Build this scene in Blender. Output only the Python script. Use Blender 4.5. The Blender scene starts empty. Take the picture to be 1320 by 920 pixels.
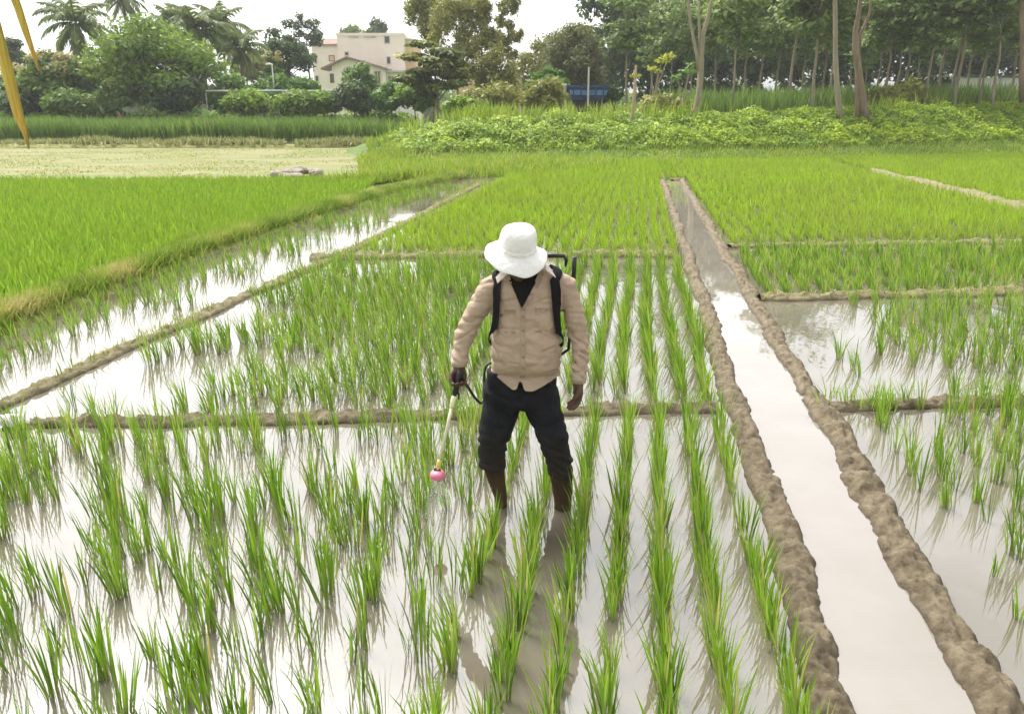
import bpy, math, random
import numpy as np
from mathutils import Vector, Matrix, noise
from mathutils.bvhtree import BVHTree

random.seed(7)
RNG = np.random.default_rng(7)
C = bpy.context.scene.collection
SC = bpy.context.scene
PI = math.pi

# ------------------------------------------------------------------ camera
FPX, CAM_H, PITCH = 1000.0, 2.05, math.atan(0.315)
cam_d = bpy.data.cameras.new('camera')
cam = bpy.data.objects.new('camera', cam_d)
C.objects.link(cam)
cam.location = (0, 0, CAM_H)
cam.rotation_euler = (PI / 2 - PITCH, 0, 0)
cam_d.sensor_fit = 'HORIZONTAL'
cam_d.sensor_width = 36
cam_d.lens = 36 * FPX / 1320
cam_d.clip_start = 0.05
cam_d.clip_end = 3000
SC.camera = cam

# ------------------------------------------------------------------ overcast sky
SUN_EL, SUN_AZ = math.radians(58), math.radians(-35)
w = bpy.data.worlds.new('World')
SC.world = w
w.use_nodes = True
nt = w.node_tree
nt.nodes.clear()
sky = nt.nodes.new('ShaderNodeTexSky')
sky.sky_type = 'NISHITA'
sky.sun_disc = False
sky.sun_elevation = SUN_EL
sky.sun_rotation = SUN_AZ
sky.dust_density = 4.0
hs = nt.nodes.new('ShaderNodeHueSaturation')
hs.inputs['Saturation'].default_value = 0.10
bgn = nt.nodes.new('ShaderNodeBackground')
bgn.inputs['Strength'].default_value = 0.15
wo = nt.nodes.new('ShaderNodeOutputWorld')
nt.links.new(sky.outputs[0], hs.inputs['Color'])
nt.links.new(hs.outputs[0], bgn.inputs['Color'])
nt.links.new(bgn.outputs[0], wo.inputs[0])

sun_d = bpy.data.lights.new('sun', 'SUN')
sun = bpy.data.objects.new('sun', sun_d)
C.objects.link(sun)
sun_d.energy = 1.5
sun_d.angle = math.radians(25)
sun_d.color = (1.0, 0.97, 0.92)
sdir = Vector((math.sin(SUN_AZ) * math.cos(SUN_EL), math.cos(SUN_AZ) * math.cos(SUN_EL), math.sin(SUN_EL)))
sun.rotation_euler = (-sdir).to_track_quat('-Z', 'Y').to_euler()
sun.location = (0, 0, 30)

SC.view_settings.view_transform = 'Standard'
SC.view_settings.look = 'None'
SC.view_settings.gamma = 1
SC.view_settings.exposure = 1.40

# ------------------------------------------------------------------ pixel -> direction helpers
def ray(x, y):
    dx = (x - 660) / FPX
    du = (460 - y) / FPX
    return np.array([dx, math.cos(PITCH) + math.sin(PITCH) * du, -math.sin(PITCH) + math.cos(PITCH) * du])

def G(x, y, z=0.0):
    d = ray(x, y)
    return np.array([0, 0, CAM_H]) + (z - CAM_H) / d[2] * d

def PY(x, y, Y):
    d = ray(x, y)
    return np.array([0, 0, CAM_H]) + Y / d[1] * d

def proj(P):
    P = np.atleast_2d(P)
    q = P - np.array([0, 0, CAM_H])
    zf = q[:, 1] * math.cos(PITCH) - q[:, 2] * math.sin(PITCH)
    up = q[:, 1] * math.sin(PITCH) + q[:, 2] * math.cos(PITCH)
    return 660 + FPX * q[:, 0] / zf, 460 - FPX * up / zf, zf

D2 = ray(826, 145)[:2]
D2 = D2 / np.linalg.norm(D2)          # direction of the channel and of the planted rows
E2 = np.array([D2[1], -D2[0]])

def SW(s, wv, z=0.0):
    q = s * D2 + wv * E2
    return np.array([q[0], q[1], z])

def to_sw(X, Y):
    return X * D2[0] + Y * D2[1], X * E2[0] + Y * E2[1]

# ------------------------------------------------------------------ object helpers
def mesh_np(name, V, Q, attrs=None, smooth=False):
    me = bpy.data.meshes.new(name)
    V = np.asarray(V, dtype=np.float32)
    Q = np.asarray(Q, dtype=np.int32)
    k = Q.shape[1]
    me.vertices.add(len(V))
    me.vertices.foreach_set('co', V.ravel())
    me.loops.add(Q.size)
    me.loops.foreach_set('vertex_index', Q.ravel())
    me.polygons.add(len(Q))
    me.polygons.foreach_set('loop_start', np.arange(len(Q), dtype=np.int32) * k)
    if smooth:
        me.polygons.foreach_set('use_smooth', np.ones(len(Q), dtype=bool))
    me.update(calc_edges=True)
    for a, val in (attrs or {}).items():
        at = me.attributes.new(a, 'FLOAT', 'POINT')
        at.data.foreach_set('value', np.asarray(val, dtype=np.float32))
    return me

class MB:
    """collects plain shapes into one mesh"""
    def __init__(s):
        s.v, s.f = [], []
    def add(s, V, F):
        o = len(s.v)
        s.v += [tuple(map(float, p)) for p in V]
        s.f += [tuple(i + o for i in f) for f in F]
        return s
    def box(s, x0, x1, y0, y1, z0, z1):
        return s.add([(x0, y0, z0), (x1, y0, z0), (x1, y1, z0), (x0, y1, z0), (x0, y0, z1), (x1, y0, z1), (x1, y1, z1), (x0, y1, z1)],
                     [(0, 3, 2, 1), (4, 5, 6, 7), (0, 1, 5, 4), (1, 2, 6, 5), (2, 3, 7, 6), (3, 0, 4, 7)])
    def tube(s, pts, rad, n=8, flat=1.0):
        pts = [Vector(p) for p in pts]
        rings, F = [], []
        ref = None
        for i, p in enumerate(pts):
            a = (pts[min(i + 1, len(pts) - 1)] - pts[max(i - 1, 0)]).normalized()
            if ref is None:
                ref = Vector((1, 0, 0)) if abs(a.x) < 0.8 else Vector((0, 1, 0))
            u = (ref - a * ref.dot(a)).normalized()
            ref = u
            v = a.cross(u)
            r = rad[i] if hasattr(rad, '__len__') else rad
            rings += [p + u * (r * math.cos(2 * PI * k / n)) + v * (r * flat * math.sin(2 * PI * k / n)) for k in range(n)]
        m = len(pts)
        for i in range(m - 1):
            for k in range(n):
                k2 = (k + 1) % n
                F.append((i * n + k, i * n + k2, (i + 1) * n + k2, (i + 1) * n + k))
        F.append(tuple(reversed(range(n))))
        F.append(tuple(range((m - 1) * n, m * n)))
        return s.add(rings, F)
    def rings(s, R, cap=True):
        n = len(R[0])
        V = [p for r in R for p in r]
        F = []
        for i in range(len(R) - 1):
            for k in range(n):
                k2 = (k + 1) % n
                F.append((i * n + k, i * n + k2, (i + 1) * n + k2, (i + 1) * n + k))
        if cap:
            F.append(tuple(reversed(range(n))))
            F.append(tuple(range((len(R) - 1) * n, len(R) * n)))
        return s.add(V, F)
    def sphere(s, c, r, n=10, m=7):
        rx, ry, rz = r if hasattr(r, '__len__') else (r, r, r)
        R = []
        for i in range(m + 1):
            th = 0.02 + (PI - 0.04) * i / m
            R.append([(c[0] + rx * math.sin(th) * math.cos(2 * PI * k / n), c[1] + ry * math.sin(th) * math.sin(2 * PI * k / n), c[2] - rz * math.cos(th)) for k in range(n)])
        return s.rings(R)
    def mesh(s, name, smooth=False):
        me = bpy.data.meshes.new(name)
        me.from_pydata(s.v, [], s.f)
        if smooth:
            me.polygons.foreach_set('use_smooth', np.ones(len(me.polygons), dtype=bool))
        me.update()
        return me

def obj(name, me, m=None, parent=None, smooth=False):
    if isinstance(me, MB):
        me = me.mesh(name, smooth)
    o = bpy.data.objects.new(name, me)
    if m is not None and me is not None and not me.materials:
        me.materials.append(m)
    C.objects.link(o)
    if parent is not None:
        o.parent = parent
    return o

def tag(o, label, cat=None, group=None, kind=None):
    o['label'] = label
    if cat:
        o['category'] = cat
    if group:
        o['group'] = group
    if kind:
        o['kind'] = kind
    return o

def thing(name, label, cat, loc=(0, 0, 0), rz=0.0, group=None):
    o = bpy.data.objects.new(name, None)
    C.objects.link(o)
    o.location = [float(v) for v in loc]
    o.rotation_euler = (0, 0, rz)
    o.empty_display_size = 0.2
    return tag(o, label, cat, group)

def struct(name, me, m, parent=None):
    o = obj(name, me, m, parent)
    if parent is None:
        o['kind'] = 'structure'
    return o

# ------------------------------------------------------------------ materials
def new_mat(name):
    m = bpy.data.materials.new(name)
    m.use_nodes = True
    t = m.node_tree
    b = t.nodes['Principled BSDF']
    return m, t, b

def ramp(t, fac, stops):
    r = t.nodes.new('ShaderNodeValToRGB')
    while len(r.color_ramp.elements) < len(stops):
        r.color_ramp.elements.new(0.5)
    for e, (p, c) in zip(r.color_ramp.elements, stops):
        e.position = p
        e.color = (*c, 1)
    t.links.new(fac, r.inputs[0])
    return r.outputs[0]

def tex(t, scale, detail=4, rough=0.6, coord='Object', vec_scale=None):
    tc = t.nodes.new('ShaderNodeTexCoord')
    n = t.nodes.new('ShaderNodeTexNoise')
    n.inputs['Scale'].default_value = scale
    n.inputs['Detail'].default_value = detail
    n.inputs['Roughness'].default_value = rough
    if vec_scale:
        mp = t.nodes.new('ShaderNodeMapping')
        mp.inputs['Scale'].default_value = vec_scale
        t.links.new(tc.outputs[coord], mp.inputs[0])
        t.links.new(mp.outputs[0], n.inputs['Vector'])
    else:
        t.links.new(tc.outputs[coord], n.inputs['Vector'])
    return n.outputs[0]

def mixc(t, fac, a, b, mode='MIX'):
    n = t.nodes.new('ShaderNodeMix')
    n.data_type = 'RGBA'
    n.blend_type = mode
    for i, v in ((0, fac), (6, a), (7, b)):
        if hasattr(v, 'is_output'):
            t.links.new(v, n.inputs[i])
        elif i == 0:
            n.inputs[0].default_value = v
        else:
            n.inputs[i].default_value = (*v, 1)
    return n.outputs[2]

def bump(t, b, h, strength, dist):
    n = t.nodes.new('ShaderNodeBump')
    n.inputs['Strength'].default_value = strength
    n.inputs['Distance'].default_value = dist
    t.links.new(h, n.inputs['Height'])
    t.links.new(n.outputs[0], b.inputs['Normal'])

def mat_noise(name, stops, scale=8, rough=0.85, bmp=0.0, bscale=None, bdist=0.01, detail=5, vec_scale=None, spec=0.3):
    m, t, b = new_mat(name)
    t.links.new(ramp(t, tex(t, scale, detail, 0.6, vec_scale=vec_scale), stops), b.inputs['Base Color'])
    b.inputs['Roughness'].default_value = rough
    b.inputs['Specular IOR Level'].default_value = spec
    if bmp:
        bump(t, b, tex(t, bscale or scale * 3, 5), bmp, bdist)
    return m

def mat_leaf(name, stops, trans=0.35, rough=0.55, spec=0.3, big=None, base=None):
    """colour by the blade's own random number, its height along the blade and a slow drift over the place"""
    m, t, b = new_mat(name)
    at = t.nodes.new('ShaderNodeAttribute')
    at.attribute_name = 'rnd'
    col = ramp(t, at.outputs['Fac'], stops)
    if big:
        sc_, c2, amt = big
        geo = t.nodes.new('ShaderNodeNewGeometry')
        n = t.nodes.new('ShaderNodeTexNoise')
        n.inputs['Scale'].default_value = sc_
        n.inputs['Detail'].default_value = 2
        t.links.new(geo.outputs['Position'], n.inputs['Vector'])
        f = ramp(t, n.outputs[0], [(0.42, (0, 0, 0)), (0.62, (amt, amt, amt))])
        col = mixc(t, f, col, c2)
    if base:
        a2 = t.nodes.new('ShaderNodeAttribute')
        a2.attribute_name = 'tt'
        f = ramp(t, a2.outputs['Fac'], [(0.0, (1, 1, 1)), (0.4, (0, 0, 0))])
        col = mixc(t, f, col, base)
    t.links.new(col, b.inputs['Base Color'])
    b.inputs['Roughness'].default_value = rough
    b.inputs['Specular IOR Level'].default_value = spec
    tr = t.nodes.new('ShaderNodeBsdfTranslucent')
    t.links.new(col, tr.inputs['Color'])
    mx = t.nodes.new('ShaderNodeMixShader')
    mx.inputs[0].default_value = trans
    out = t.nodes['Material Output']
    t.links.new(b.outputs[0], mx.inputs[1])
    t.links.new(tr.outputs[0], mx.inputs[2])
    t.links.new(mx.outputs[0], out.inputs['Surface'])
    return m

def mat_plain(name, c, rough=0.6, var=0.12, scale=12, spec=0.4, metal=0.0, bmp=0.0):
    m, t, b = new_mat(name)
    d = tuple(max(0, x * (1 - var)) for x in c)
    u = tuple(min(1, x * (1 + var)) for x in c)
    t.links.new(ramp(t, tex(t, scale, 4), [(0.35, d), (0.65, u)]), b.inputs['Base Color'])
    b.inputs['Roughness'].default_value = rough
    b.inputs['Specular IOR Level'].default_value = spec
    b.inputs['Metallic'].default_value = metal
    if bmp:
        bump(t, b, tex(t, scale * 4, 4), bmp, 0.01)
    return m

M = {}
M['soil'] = mat_noise('soil', [(0.3, (0.13, 0.10, 0.055)), (0.55, (0.16, 0.15, 0.06)), (0.75, (0.12, 0.17, 0.04))], scale=0.6, bmp=0.4, bscale=6)

def water_mat(name, mud_a, mud_b, ripple):
    m, t, b = new_mat(name)
    t.links.new(ramp(t, tex(t, 1.3, 4), [(0.35, mud_a), (0.65, mud_b)]), b.inputs['Base Color'])
    b.inputs['Roughness'].default_value = 0.02
    b.inputs['IOR'].default_value = 2.25
    n1 = tex(t, 9, 3, vec_scale=(1, 0.45, 1))
    n2 = tex(t, 2.2, 2)
    mm = t.nodes.new('ShaderNodeMath')
    mm.operation = 'MULTIPLY'
    t.links.new(n1, mm.inputs[0])
    t.links.new(n2, mm.inputs[1])
    bump(t, b, mm.outputs[0], ripple, 0.012)
    return m
M['paddy_water'] = water_mat('paddy_water', (0.110, 0.094, 0.066), (0.155, 0.139, 0.110), 0.14)
M['channel_water'] = water_mat('channel_water', (0.185, 0.160, 0.128), (0.215, 0.190, 0.160), 0.09)

def mud_mat(name, stops, wet=(0.075, 0.055, 0.033)):
    m, t, b = new_mat(name)
    n = tex(t, 14, 8, 0.65)
    c = ramp(t, n, stops)
    geo = t.nodes.new('ShaderNodeNewGeometry')
    sep = t.nodes.new('ShaderNodeSeparateXYZ')
    t.links.new(geo.outputs['Position'], sep.inputs[0])
    mr = t.nodes.new('ShaderNodeMapRange')
    mr.inputs['From Min'].default_value = 0.004
    mr.inputs['From Max'].default_value = 0.035
    mr.inputs['To Min'].default_value = 0.75
    mr.inputs['To Max'].default_value = 0.0
    t.links.new(sep.outputs['Z'], mr.inputs['Value'])
    c2 = mixc(t, mr.outputs[0], c, wet)            # the tide mark of wet mud at the waterline
    t.links.new(c2, b.inputs['Base Color'])
    b.inputs['Roughness'].default_value = 0.8
    b.inputs['Specular IOR Level'].default_value = 0.3
    bump(t, b, tex(t, 38, 10, 0.75), 1.0, 0.022)
    return m
M['mud'] = mud_mat('mud', [(0.30, (0.060, 0.044, 0.024)), (0.44, (0.140, 0.110, 0.066)), (0.60, (0.205, 0.165, 0.103)), (0.8, (0.29, 0.24, 0.16))])
M['mud_dry'] = mud_mat('mud_dry', [(0.3, (0.11, 0.10, 0.045)), (0.5, (0.20, 0.17, 0.085)), (0.7, (0.28, 0.24, 0.14))])
M['bund_grass_soil'] = mat_noise('bund_grass_soil', [(0.3, (0.10, 0.11, 0.03)), (0.5, (0.21, 0.22, 0.06)), (0.7, (0.33, 0.27, 0.12))], scale=5, bmp=0.6, bscale=25)
M['dry_field'] = mat_noise('dry_field', [(0.32, (0.10, 0.14, 0.025)), (0.45, (0.15, 0.165, 0.042)), (0.56, (0.19, 0.17, 0.065)), (0.75, (0.22, 0.19, 0.09))], scale=0.35, bmp=0.3, bscale=8, vec_scale=(0.5, 1.6, 1))
M['green_field'] = mat_noise('green_field', [(0.35, (0.12, 0.22, 0.018)), (0.65, (0.18, 0.28, 0.025))], scale=1.5, bmp=0.5, bscale=18)
M['bank_soil'] = mat_noise('bank_soil', [(0.3, (0.05, 0.09, 0.010)), (0.6, (0.09, 0.14, 0.015)), (0.8, (0.14, 0.16, 0.03))], scale=0.8, bmp=0.5, bscale=6)

M['rice'] = mat_leaf('rice', [(0.0, (0.080, 0.165, 0.012)), (0.45, (0.21, 0.36, 0.024)), (0.86, (0.35, 0.50, 0.07)), (0.97, (0.44, 0.38, 0.12))], trans=0.4,
                     base=(0.20, 0.21, 0.06))
M['rice_far'] = mat_leaf('rice_far', [(0.0, (0.21, 0.34, 0.016)), (0.5, (0.30, 0.45, 0.024)), (1.0, (0.40, 0.53, 0.055))], trans=0.4,
                         big=(0.35, (0.27, 0.35, 0.045), 0.6), base=(0.17, 0.22, 0.04))
M['seedling'] = mat_leaf('seedling', [(0.0, (0.15, 0.26, 0.016)), (0.5, (0.22, 0.35, 0.022)), (1.0, (0.30, 0.41, 0.045))], trans=0.4,
                         big=(0.5, (0.24, 0.34, 0.03), 0.7))
M['bund_grass'] = mat_leaf('bund_grass', [(0.0, (0.13, 0.22, 0.02)), (0.45, (0.26, 0.35, 0.035)), (0.75, (0.40, 0.39, 0.10)), (1.0, (0.50, 0.40, 0.20))], trans=0.35)
M['cane'] = mat_leaf('cane', [(0.0, (0.09, 0.165, 0.022)), (0.6, (0.175, 0.275, 0.045)), (1.0, (0.28, 0.37, 0.09))], trans=0.35,
                     big=(0.25, (0.12, 0.20, 0.035), 0.6), base=(0.14, 0.15, 0.05))
M['weed'] = mat_leaf('weed', [(0.0, (0.17, 0.20, 0.05)), (0.6, (0.30, 0.32, 0.11)), (1.0, (0.42, 0.38, 0.18))], trans=0.3)
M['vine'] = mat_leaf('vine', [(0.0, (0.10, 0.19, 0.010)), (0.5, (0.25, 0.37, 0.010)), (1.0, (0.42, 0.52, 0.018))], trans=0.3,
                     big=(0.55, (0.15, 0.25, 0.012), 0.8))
M['bankgrass'] = mat_leaf('bankgrass', [(0.0, (0.15, 0.25, 0.018)), (0.6, (0.28, 0.38, 0.030)), (1.0, (0.40, 0.42, 0.09))], trans=0.35)

def tree_leaf(name, a, b_, c_, trans=0.40):
    return mat_leaf(name, [(0.0, a), (0.6, b_), (1.0, c_)], trans=trans)
M['lf_plant'] = tree_leaf('lf_plant', (0.120, 0.172, 0.049), (0.201, 0.272, 0.072), (0.354, 0.424, 0.107))
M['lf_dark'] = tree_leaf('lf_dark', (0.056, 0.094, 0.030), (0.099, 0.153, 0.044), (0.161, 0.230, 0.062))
M['lf_grey'] = tree_leaf('lf_grey', (0.129, 0.145, 0.050), (0.201, 0.211, 0.075), (0.283, 0.293, 0.107))
M['lf_olive'] = tree_leaf('lf_olive', (0.166, 0.176, 0.040), (0.271, 0.282, 0.060), (0.450, 0.403, 0.100))
M['lf_round'] = tree_leaf('lf_round', (0.107, 0.180, 0.023), (0.201, 0.301, 0.034), (0.354, 0.463, 0.050))
M['lf_mango'] = tree_leaf('lf_mango', (0.094, 0.172, 0.034), (0.177, 0.262, 0.047), (0.331, 0.403, 0.078))
M['lf_flower'] = tree_leaf('lf_flower', (0.26, 0.24, 0.07), (0.38, 0.34, 0.12), (0.50, 0.45, 0.20))
M['lf_bright'] = tree_leaf('lf_bright', (0.10, 0.20, 0.035), (0.16, 0.28, 0.05), (0.24, 0.36, 0.08))
M['lf_almond'] = tree_leaf('lf_almond', (0.088, 0.129, 0.029), (0.194, 0.238, 0.048), (0.426, 0.366, 0.089))
M['lf_yellow'] = tree_leaf('lf_yellow', (0.30, 0.33, 0.03), (0.46, 0.46, 0.05), (0.55, 0.52, 0.10))
M['frond'] = tree_leaf('frond', (0.085, 0.128, 0.033), (0.170, 0.213, 0.062), (0.454, 0.427, 0.178))
M['bark_pale'] = mat_noise('bark_pale', [(0.3, (0.20, 0.17, 0.11)), (0.7, (0.34, 0.29, 0.20))], scale=4, bmp=0.6, bscale=14, vec_scale=(1, 1, 0.25))
M['bark_brown'] = mat_noise('bark_brown', [(0.3, (0.14, 0.10, 0.065)), (0.7, (0.27, 0.20, 0.13))], scale=4, bmp=0.7, bscale=12, vec_scale=(1, 1, 0.25))
M['bark_dark'] = mat_noise('bark_dark', [(0.3, (0.07, 0.055, 0.04)), (0.7, (0.14, 0.11, 0.08))], scale=4, bmp=0.6, bscale=12, vec_scale=(1, 1, 0.3))

M['plaster'] = mat_noise('plaster', [(0.3, (0.78, 0.69, 0.57)), (0.7, (0.86, 0.79, 0.69))], scale=0.5, rough=0.9, bmp=0.1, bscale=8)
M['plaster_yellow'] = mat_noise('plaster_yellow', [(0.3, (0.62, 0.44, 0.25)), (0.7, (0.72, 0.54, 0.33))], scale=0.5, rough=0.9)
M['roof_tile'] = mat_noise('roof_tile', [(0.3, (0.20, 0.13, 0.10)), (0.7, (0.33, 0.23, 0.19))], scale=2, rough=0.85, bmp=0.5, bscale=10)
M['concrete'] = mat_noise('concrete', [(0.3, (0.42, 0.38, 0.33)), (0.7, (0.58, 0.53, 0.47))], scale=1.2, rough=0.9)
M['glass_dark'] = mat_plain('glass_dark', (0.035, 0.035, 0.04), rough=0.15, spec=0.6)
M['frame_wood'] = mat_plain('frame_wood', (0.30, 0.19, 0.07), rough=0.6)
M['white_paint'] = mat_plain('white_paint', (0.74, 0.72, 0.68), rough=0.7, var=0.06, scale=3)
M['pipe_paint'] = mat_plain('pipe_paint', (0.26, 0.36, 0.33), rough=0.5, var=0.08)
M['blue_metal'] = mat_plain('blue_metal', (0.022, 0.045, 0.13), rough=0.5, var=0.25, scale=3)
M['blue_band'] = mat_plain('blue_band', (0.11, 0.20, 0.42), rough=0.5, var=0.2, scale=3)
M['teal_sheet'] = mat_plain('teal_sheet', (0.08, 0.13, 0.15), rough=0.5)
M['tyre'] = mat_plain('tyre', (0.03, 0.03, 0.03), rough=0.85)
M['stone'] = mat_noise('stone', [(0.3, (0.20, 0.17, 0.13)), (0.7, (0.38, 0.33, 0.27))], scale=6, bmp=0.6, bscale=20)
M['post_wood'] = mat_noise('post_wood', [(0.3, (0.30, 0.23, 0.13)), (0.7, (0.48, 0.38, 0.24))], scale=5, bmp=0.4, bscale=20, vec_scale=(1, 1, 0.2))
M['sack'] = mat_noise('sack', [(0.3, (0.50, 0.47, 0.45)), (0.7, (0.72, 0.69, 0.66))], scale=9, rough=0.55, bmp=0.5, bscale=22)

# person
def cloth_mat(name, c, var, weave=420, fold=10, dirt=None):
    m, t, b = new_mat(name)
    n = tex(t, fold, 5, 0.6)
    col = ramp(t, n, [(0.3, tuple(x * (1 - var) for x in c)), (0.7, tuple(min(1, x * (1 + var)) for x in c))])
    if dirt:
        geo = t.nodes.new('ShaderNodeNewGeometry')
        sep = t.nodes.new('ShaderNodeSeparateXYZ')
        t.links.new(geo.outputs['Position'], sep.inputs[0])
        mr = t.nodes.new('ShaderNodeMapRange')
        mr.inputs['From Min'].default_value = dirt[1]
        mr.inputs['From Max'].default_value = dirt[2]
        mr.inputs['To Min'].default_value = 0.7
        mr.inputs['To Max'].default_value = 0.0
        t.links.new(sep.outputs['Z'], mr.inputs['Value'])
        col = mixc(t, mr.outputs[0], col, dirt[0])
    t.links.new(col, b.inputs['Base Color'])
    b.inputs['Roughness'].default_value = 0.85
    b.inputs['Specular IOR Level'].default_value = 0.15
    bump(t, b, tex(t, fold * 3.5, 6, 0.62), 0.7, 0.014)
    return m
M['shirt'] = cloth_mat('shirt', (0.42, 0.318, 0.235), 0.13, fold=7)
M['shirt_light'] = cloth_mat('shirt_light', (0.60, 0.52, 0.46), 0.05)
M['trousers'] = cloth_mat('trousers', (0.014, 0.014, 0.017), 0.35, dirt=((0.045, 0.035, 0.025), 0.12, 0.5))
M['neck_black'] = cloth_mat('neck_black', (0.010, 0.009, 0.009), 0.15)
M['hat'] = cloth_mat('hat', (0.82, 0.81, 0.78), 0.02)
M['strap'] = cloth_mat('strap', (0.010, 0.010, 0.012), 0.2)
M['sprayer'] = mat_plain('sprayer', (0.018, 0.018, 0.02), rough=0.4, var=0.2)
M['tank'] = mat_plain('tank', (0.05, 0.055, 0.07), rough=0.45, var=0.1)
M['button'] = mat_plain('button', (0.24, 0.17, 0.11), rough=0.4)
M['lance'] = mat_plain('lance', (0.62, 0.50, 0.13), rough=0.35, var=0.06)
M['lance_pale'] = mat_plain('lance_pale', (0.70, 0.66, 0.45), rough=0.35, var=0.06)
M['nozzle'] = mat_plain('nozzle', (0.70, 0.20, 0.30), rough=0.35, var=0.1)
M['boot'] = cloth_mat('boot', (0.040, 0.023, 0.013), 0.45, fold=9, dirt=((0.10, 0.066, 0.036), 0.0, 0.22))
M['eye'] = mat_plain('eye', (0.5, 0.48, 0.45), rough=0.2)

def skin_mat():
    m, t, b = new_mat('skin')
    col = ramp(t, tex(t, 12, 4), [(0.3, (0.060, 0.030, 0.018)), (0.7, (0.098, 0.052, 0.032))])
    geo = t.nodes.new('ShaderNodeNewGeometry')
    sep = t.nodes.new('ShaderNodeSeparateXYZ')
    t.links.new(geo.outputs['Position'], sep.inputs[0])
    mr = t.nodes.new('ShaderNodeMapRange')
    mr.inputs['From Min'].default_value = 0.02
    mr.inputs['From Max'].default_value = 0.26
    mr.inputs['To Min'].default_value = 0.85
    mr.inputs['To Max'].default_value = 0.1
    t.links.new(sep.outputs['Z'], mr.inputs['Value'])
    mud = ramp(t, tex(t, 22, 5), [(0.35, (0.045, 0.026, 0.014)), (0.65, (0.115, 0.075, 0.042))])
    t.links.new(mixc(t, mr.outputs[0], col, mud), b.inputs['Base Color'])   # dried paddy mud on the shins
    b.inputs['Roughness'].default_value = 0.5
    b.inputs['Specular IOR Level'].default_value = 0.35
    bump(t, b, tex(t, 60, 4), 0.2, 0.005)
    return m
M['skin'] = skin_mat()

def dry_leaf_mat():
    m, t, b = new_mat('dry_leaf')
    at = t.nodes.new('ShaderNodeAttribute')
    at.attribute_name = 'tt'
    c = ramp(t, at.outputs['Fac'], [(0.0, (0.22, 0.20, 0.035)), (0.5, (0.50, 0.37, 0.03)), (0.80, (0.50, 0.25, 0.02)), (0.93, (0.14, 0.075, 0.025))])
    c = mixc(t, 0.5, c, ramp(t, tex(t, 420, 3, vec_scale=(1, 1, 0.02)), [(0.35, (0.20, 0.17, 0.03)), (0.65, (0.62, 0.48, 0.06))]))
    t.links.new(c, b.inputs['Base Color'])
    b.inputs['Roughness'].default_value = 0.5
    return m
M['dry_leaf'] = dry_leaf_mat()

# ------------------------------------------------------------------ vegetation shapes
def blades(base, az, L, W, th0, th1, segs=3, prof=None, tw=None, rnd=None):
    n = len(base)
    prof = prof or {2: [0.8, 0.8, 0.06], 3: [0.55, 1.0, 0.75, 0.05], 4: [0.5, 0.9, 1.0, 0.7, 0.04]}[segs]
    tw = RNG.uniform(-0.9, 0.9, n) if tw is None else tw
    side = np.stack([-np.sin(az + tw), np.cos(az + tw), np.zeros(n)], 1)
    h = np.stack([np.cos(az), np.sin(az), np.zeros(n)], 1)
    V = np.zeros((n, segs + 1, 2, 3))
    p = base.copy()
    for i in range(segs + 1):
        V[:, i, 0] = p - side * (W * prof[i] / 2)[:, None]
        V[:, i, 1] = p + side * (W * prof[i] / 2)[:, None]
        th = th0 + th1 * ((i + 0.5) / segs) ** 1.4
        p = p + (h * np.sin(th)[:, None] + np.array([0, 0, 1]) * np.cos(th)[:, None]) * (L / segs)[:, None]
    k = (segs + 1) * 2
    q = np.array([[2 * i, 2 * i + 1, 2 * i + 3, 2 * i + 2] for i in range(segs)])
    Q = (np.arange(n) * k)[:, None, None] + q[None]
    rnd = RNG.random(n) if rnd is None else rnd
    R = np.repeat(rnd, k)
    T = np.tile(np.repeat(np.arange(segs + 1) / segs, 2), n)
    return V.reshape(-1, 3), Q.reshape(-1, 4), {'rnd': R, 'tt': T}

def clumps(P, nb, L, W, segs, spread=0.025, lean=(-0.10, 0.0), th0=(0.02, 0.24), th1=(0.05, 0.75), scale=None):
    """a whole set of clumps as one array of blades"""
    n = len(P)
    scale = np.ones(n) if scale is None else scale
    idx = np.repeat(np.arange(n), nb)
    m = len(idx)
    az = RNG.uniform(0, 2 * PI, m)
    off = np.stack([np.cos(az), np.sin(az), np.zeros(m)], 1) * (spread * RNG.random(m) ** 0.5)[:, None]
    az2 = az + RNG.normal(0, 0.5, m)
    t0 = RNG.uniform(*th0, m)
    hx, hy = np.cos(az2) * t0 + lean[0] + RNG.normal(0, 0.05, m), np.sin(az2) * t0 + lean[1]
    az2 = np.arctan2(hy, hx)
    t0 = np.hypot(hx, hy)
    Ls = RNG.uniform(*L, m) * scale[idx]
    Ws = RNG.uniform(*W, m) * scale[idx] ** 0.5
    r = np.clip(RNG.normal(0.42, 0.24, m) + RNG.normal(0, 0.12, n)[idx], 0, 0.93)
    r[RNG.random(m) < 0.035] = 1.0
    return blades(P[idx] + off, az2, Ls, Ws, t0, RNG.uniform(*th1, m), segs, rnd=r)

def cards(P, nrm, ln, wd, rnd=None, tang=None):
    n = len(P)
    nrm = nrm / np.linalg.norm(nrm, axis=1)[:, None]
    t = RNG.normal(size=(n, 3)) if tang is None else tang
    t = t - nrm * (t * nrm).sum(1)[:, None]
    t /= np.linalg.norm(t, axis=1)[:, None] + 1e-9
    b = np.cross(nrm, t)
    V = np.stack([P - t * ln[:, None], P + b * wd[:, None] - t * 0.1 * ln[:, None], P + t * ln[:, None], P - b * wd[:, None] - t * 0.1 * ln[:, None]], 1)
    Q = np.arange(4 * n).reshape(n, 4)
    rnd = RNG.random(n) if rnd is None else rnd
    return V.reshape(-1, 3), Q, {'rnd': np.repeat(rnd, 4), 'tt': np.ones(4 * n)}

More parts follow.
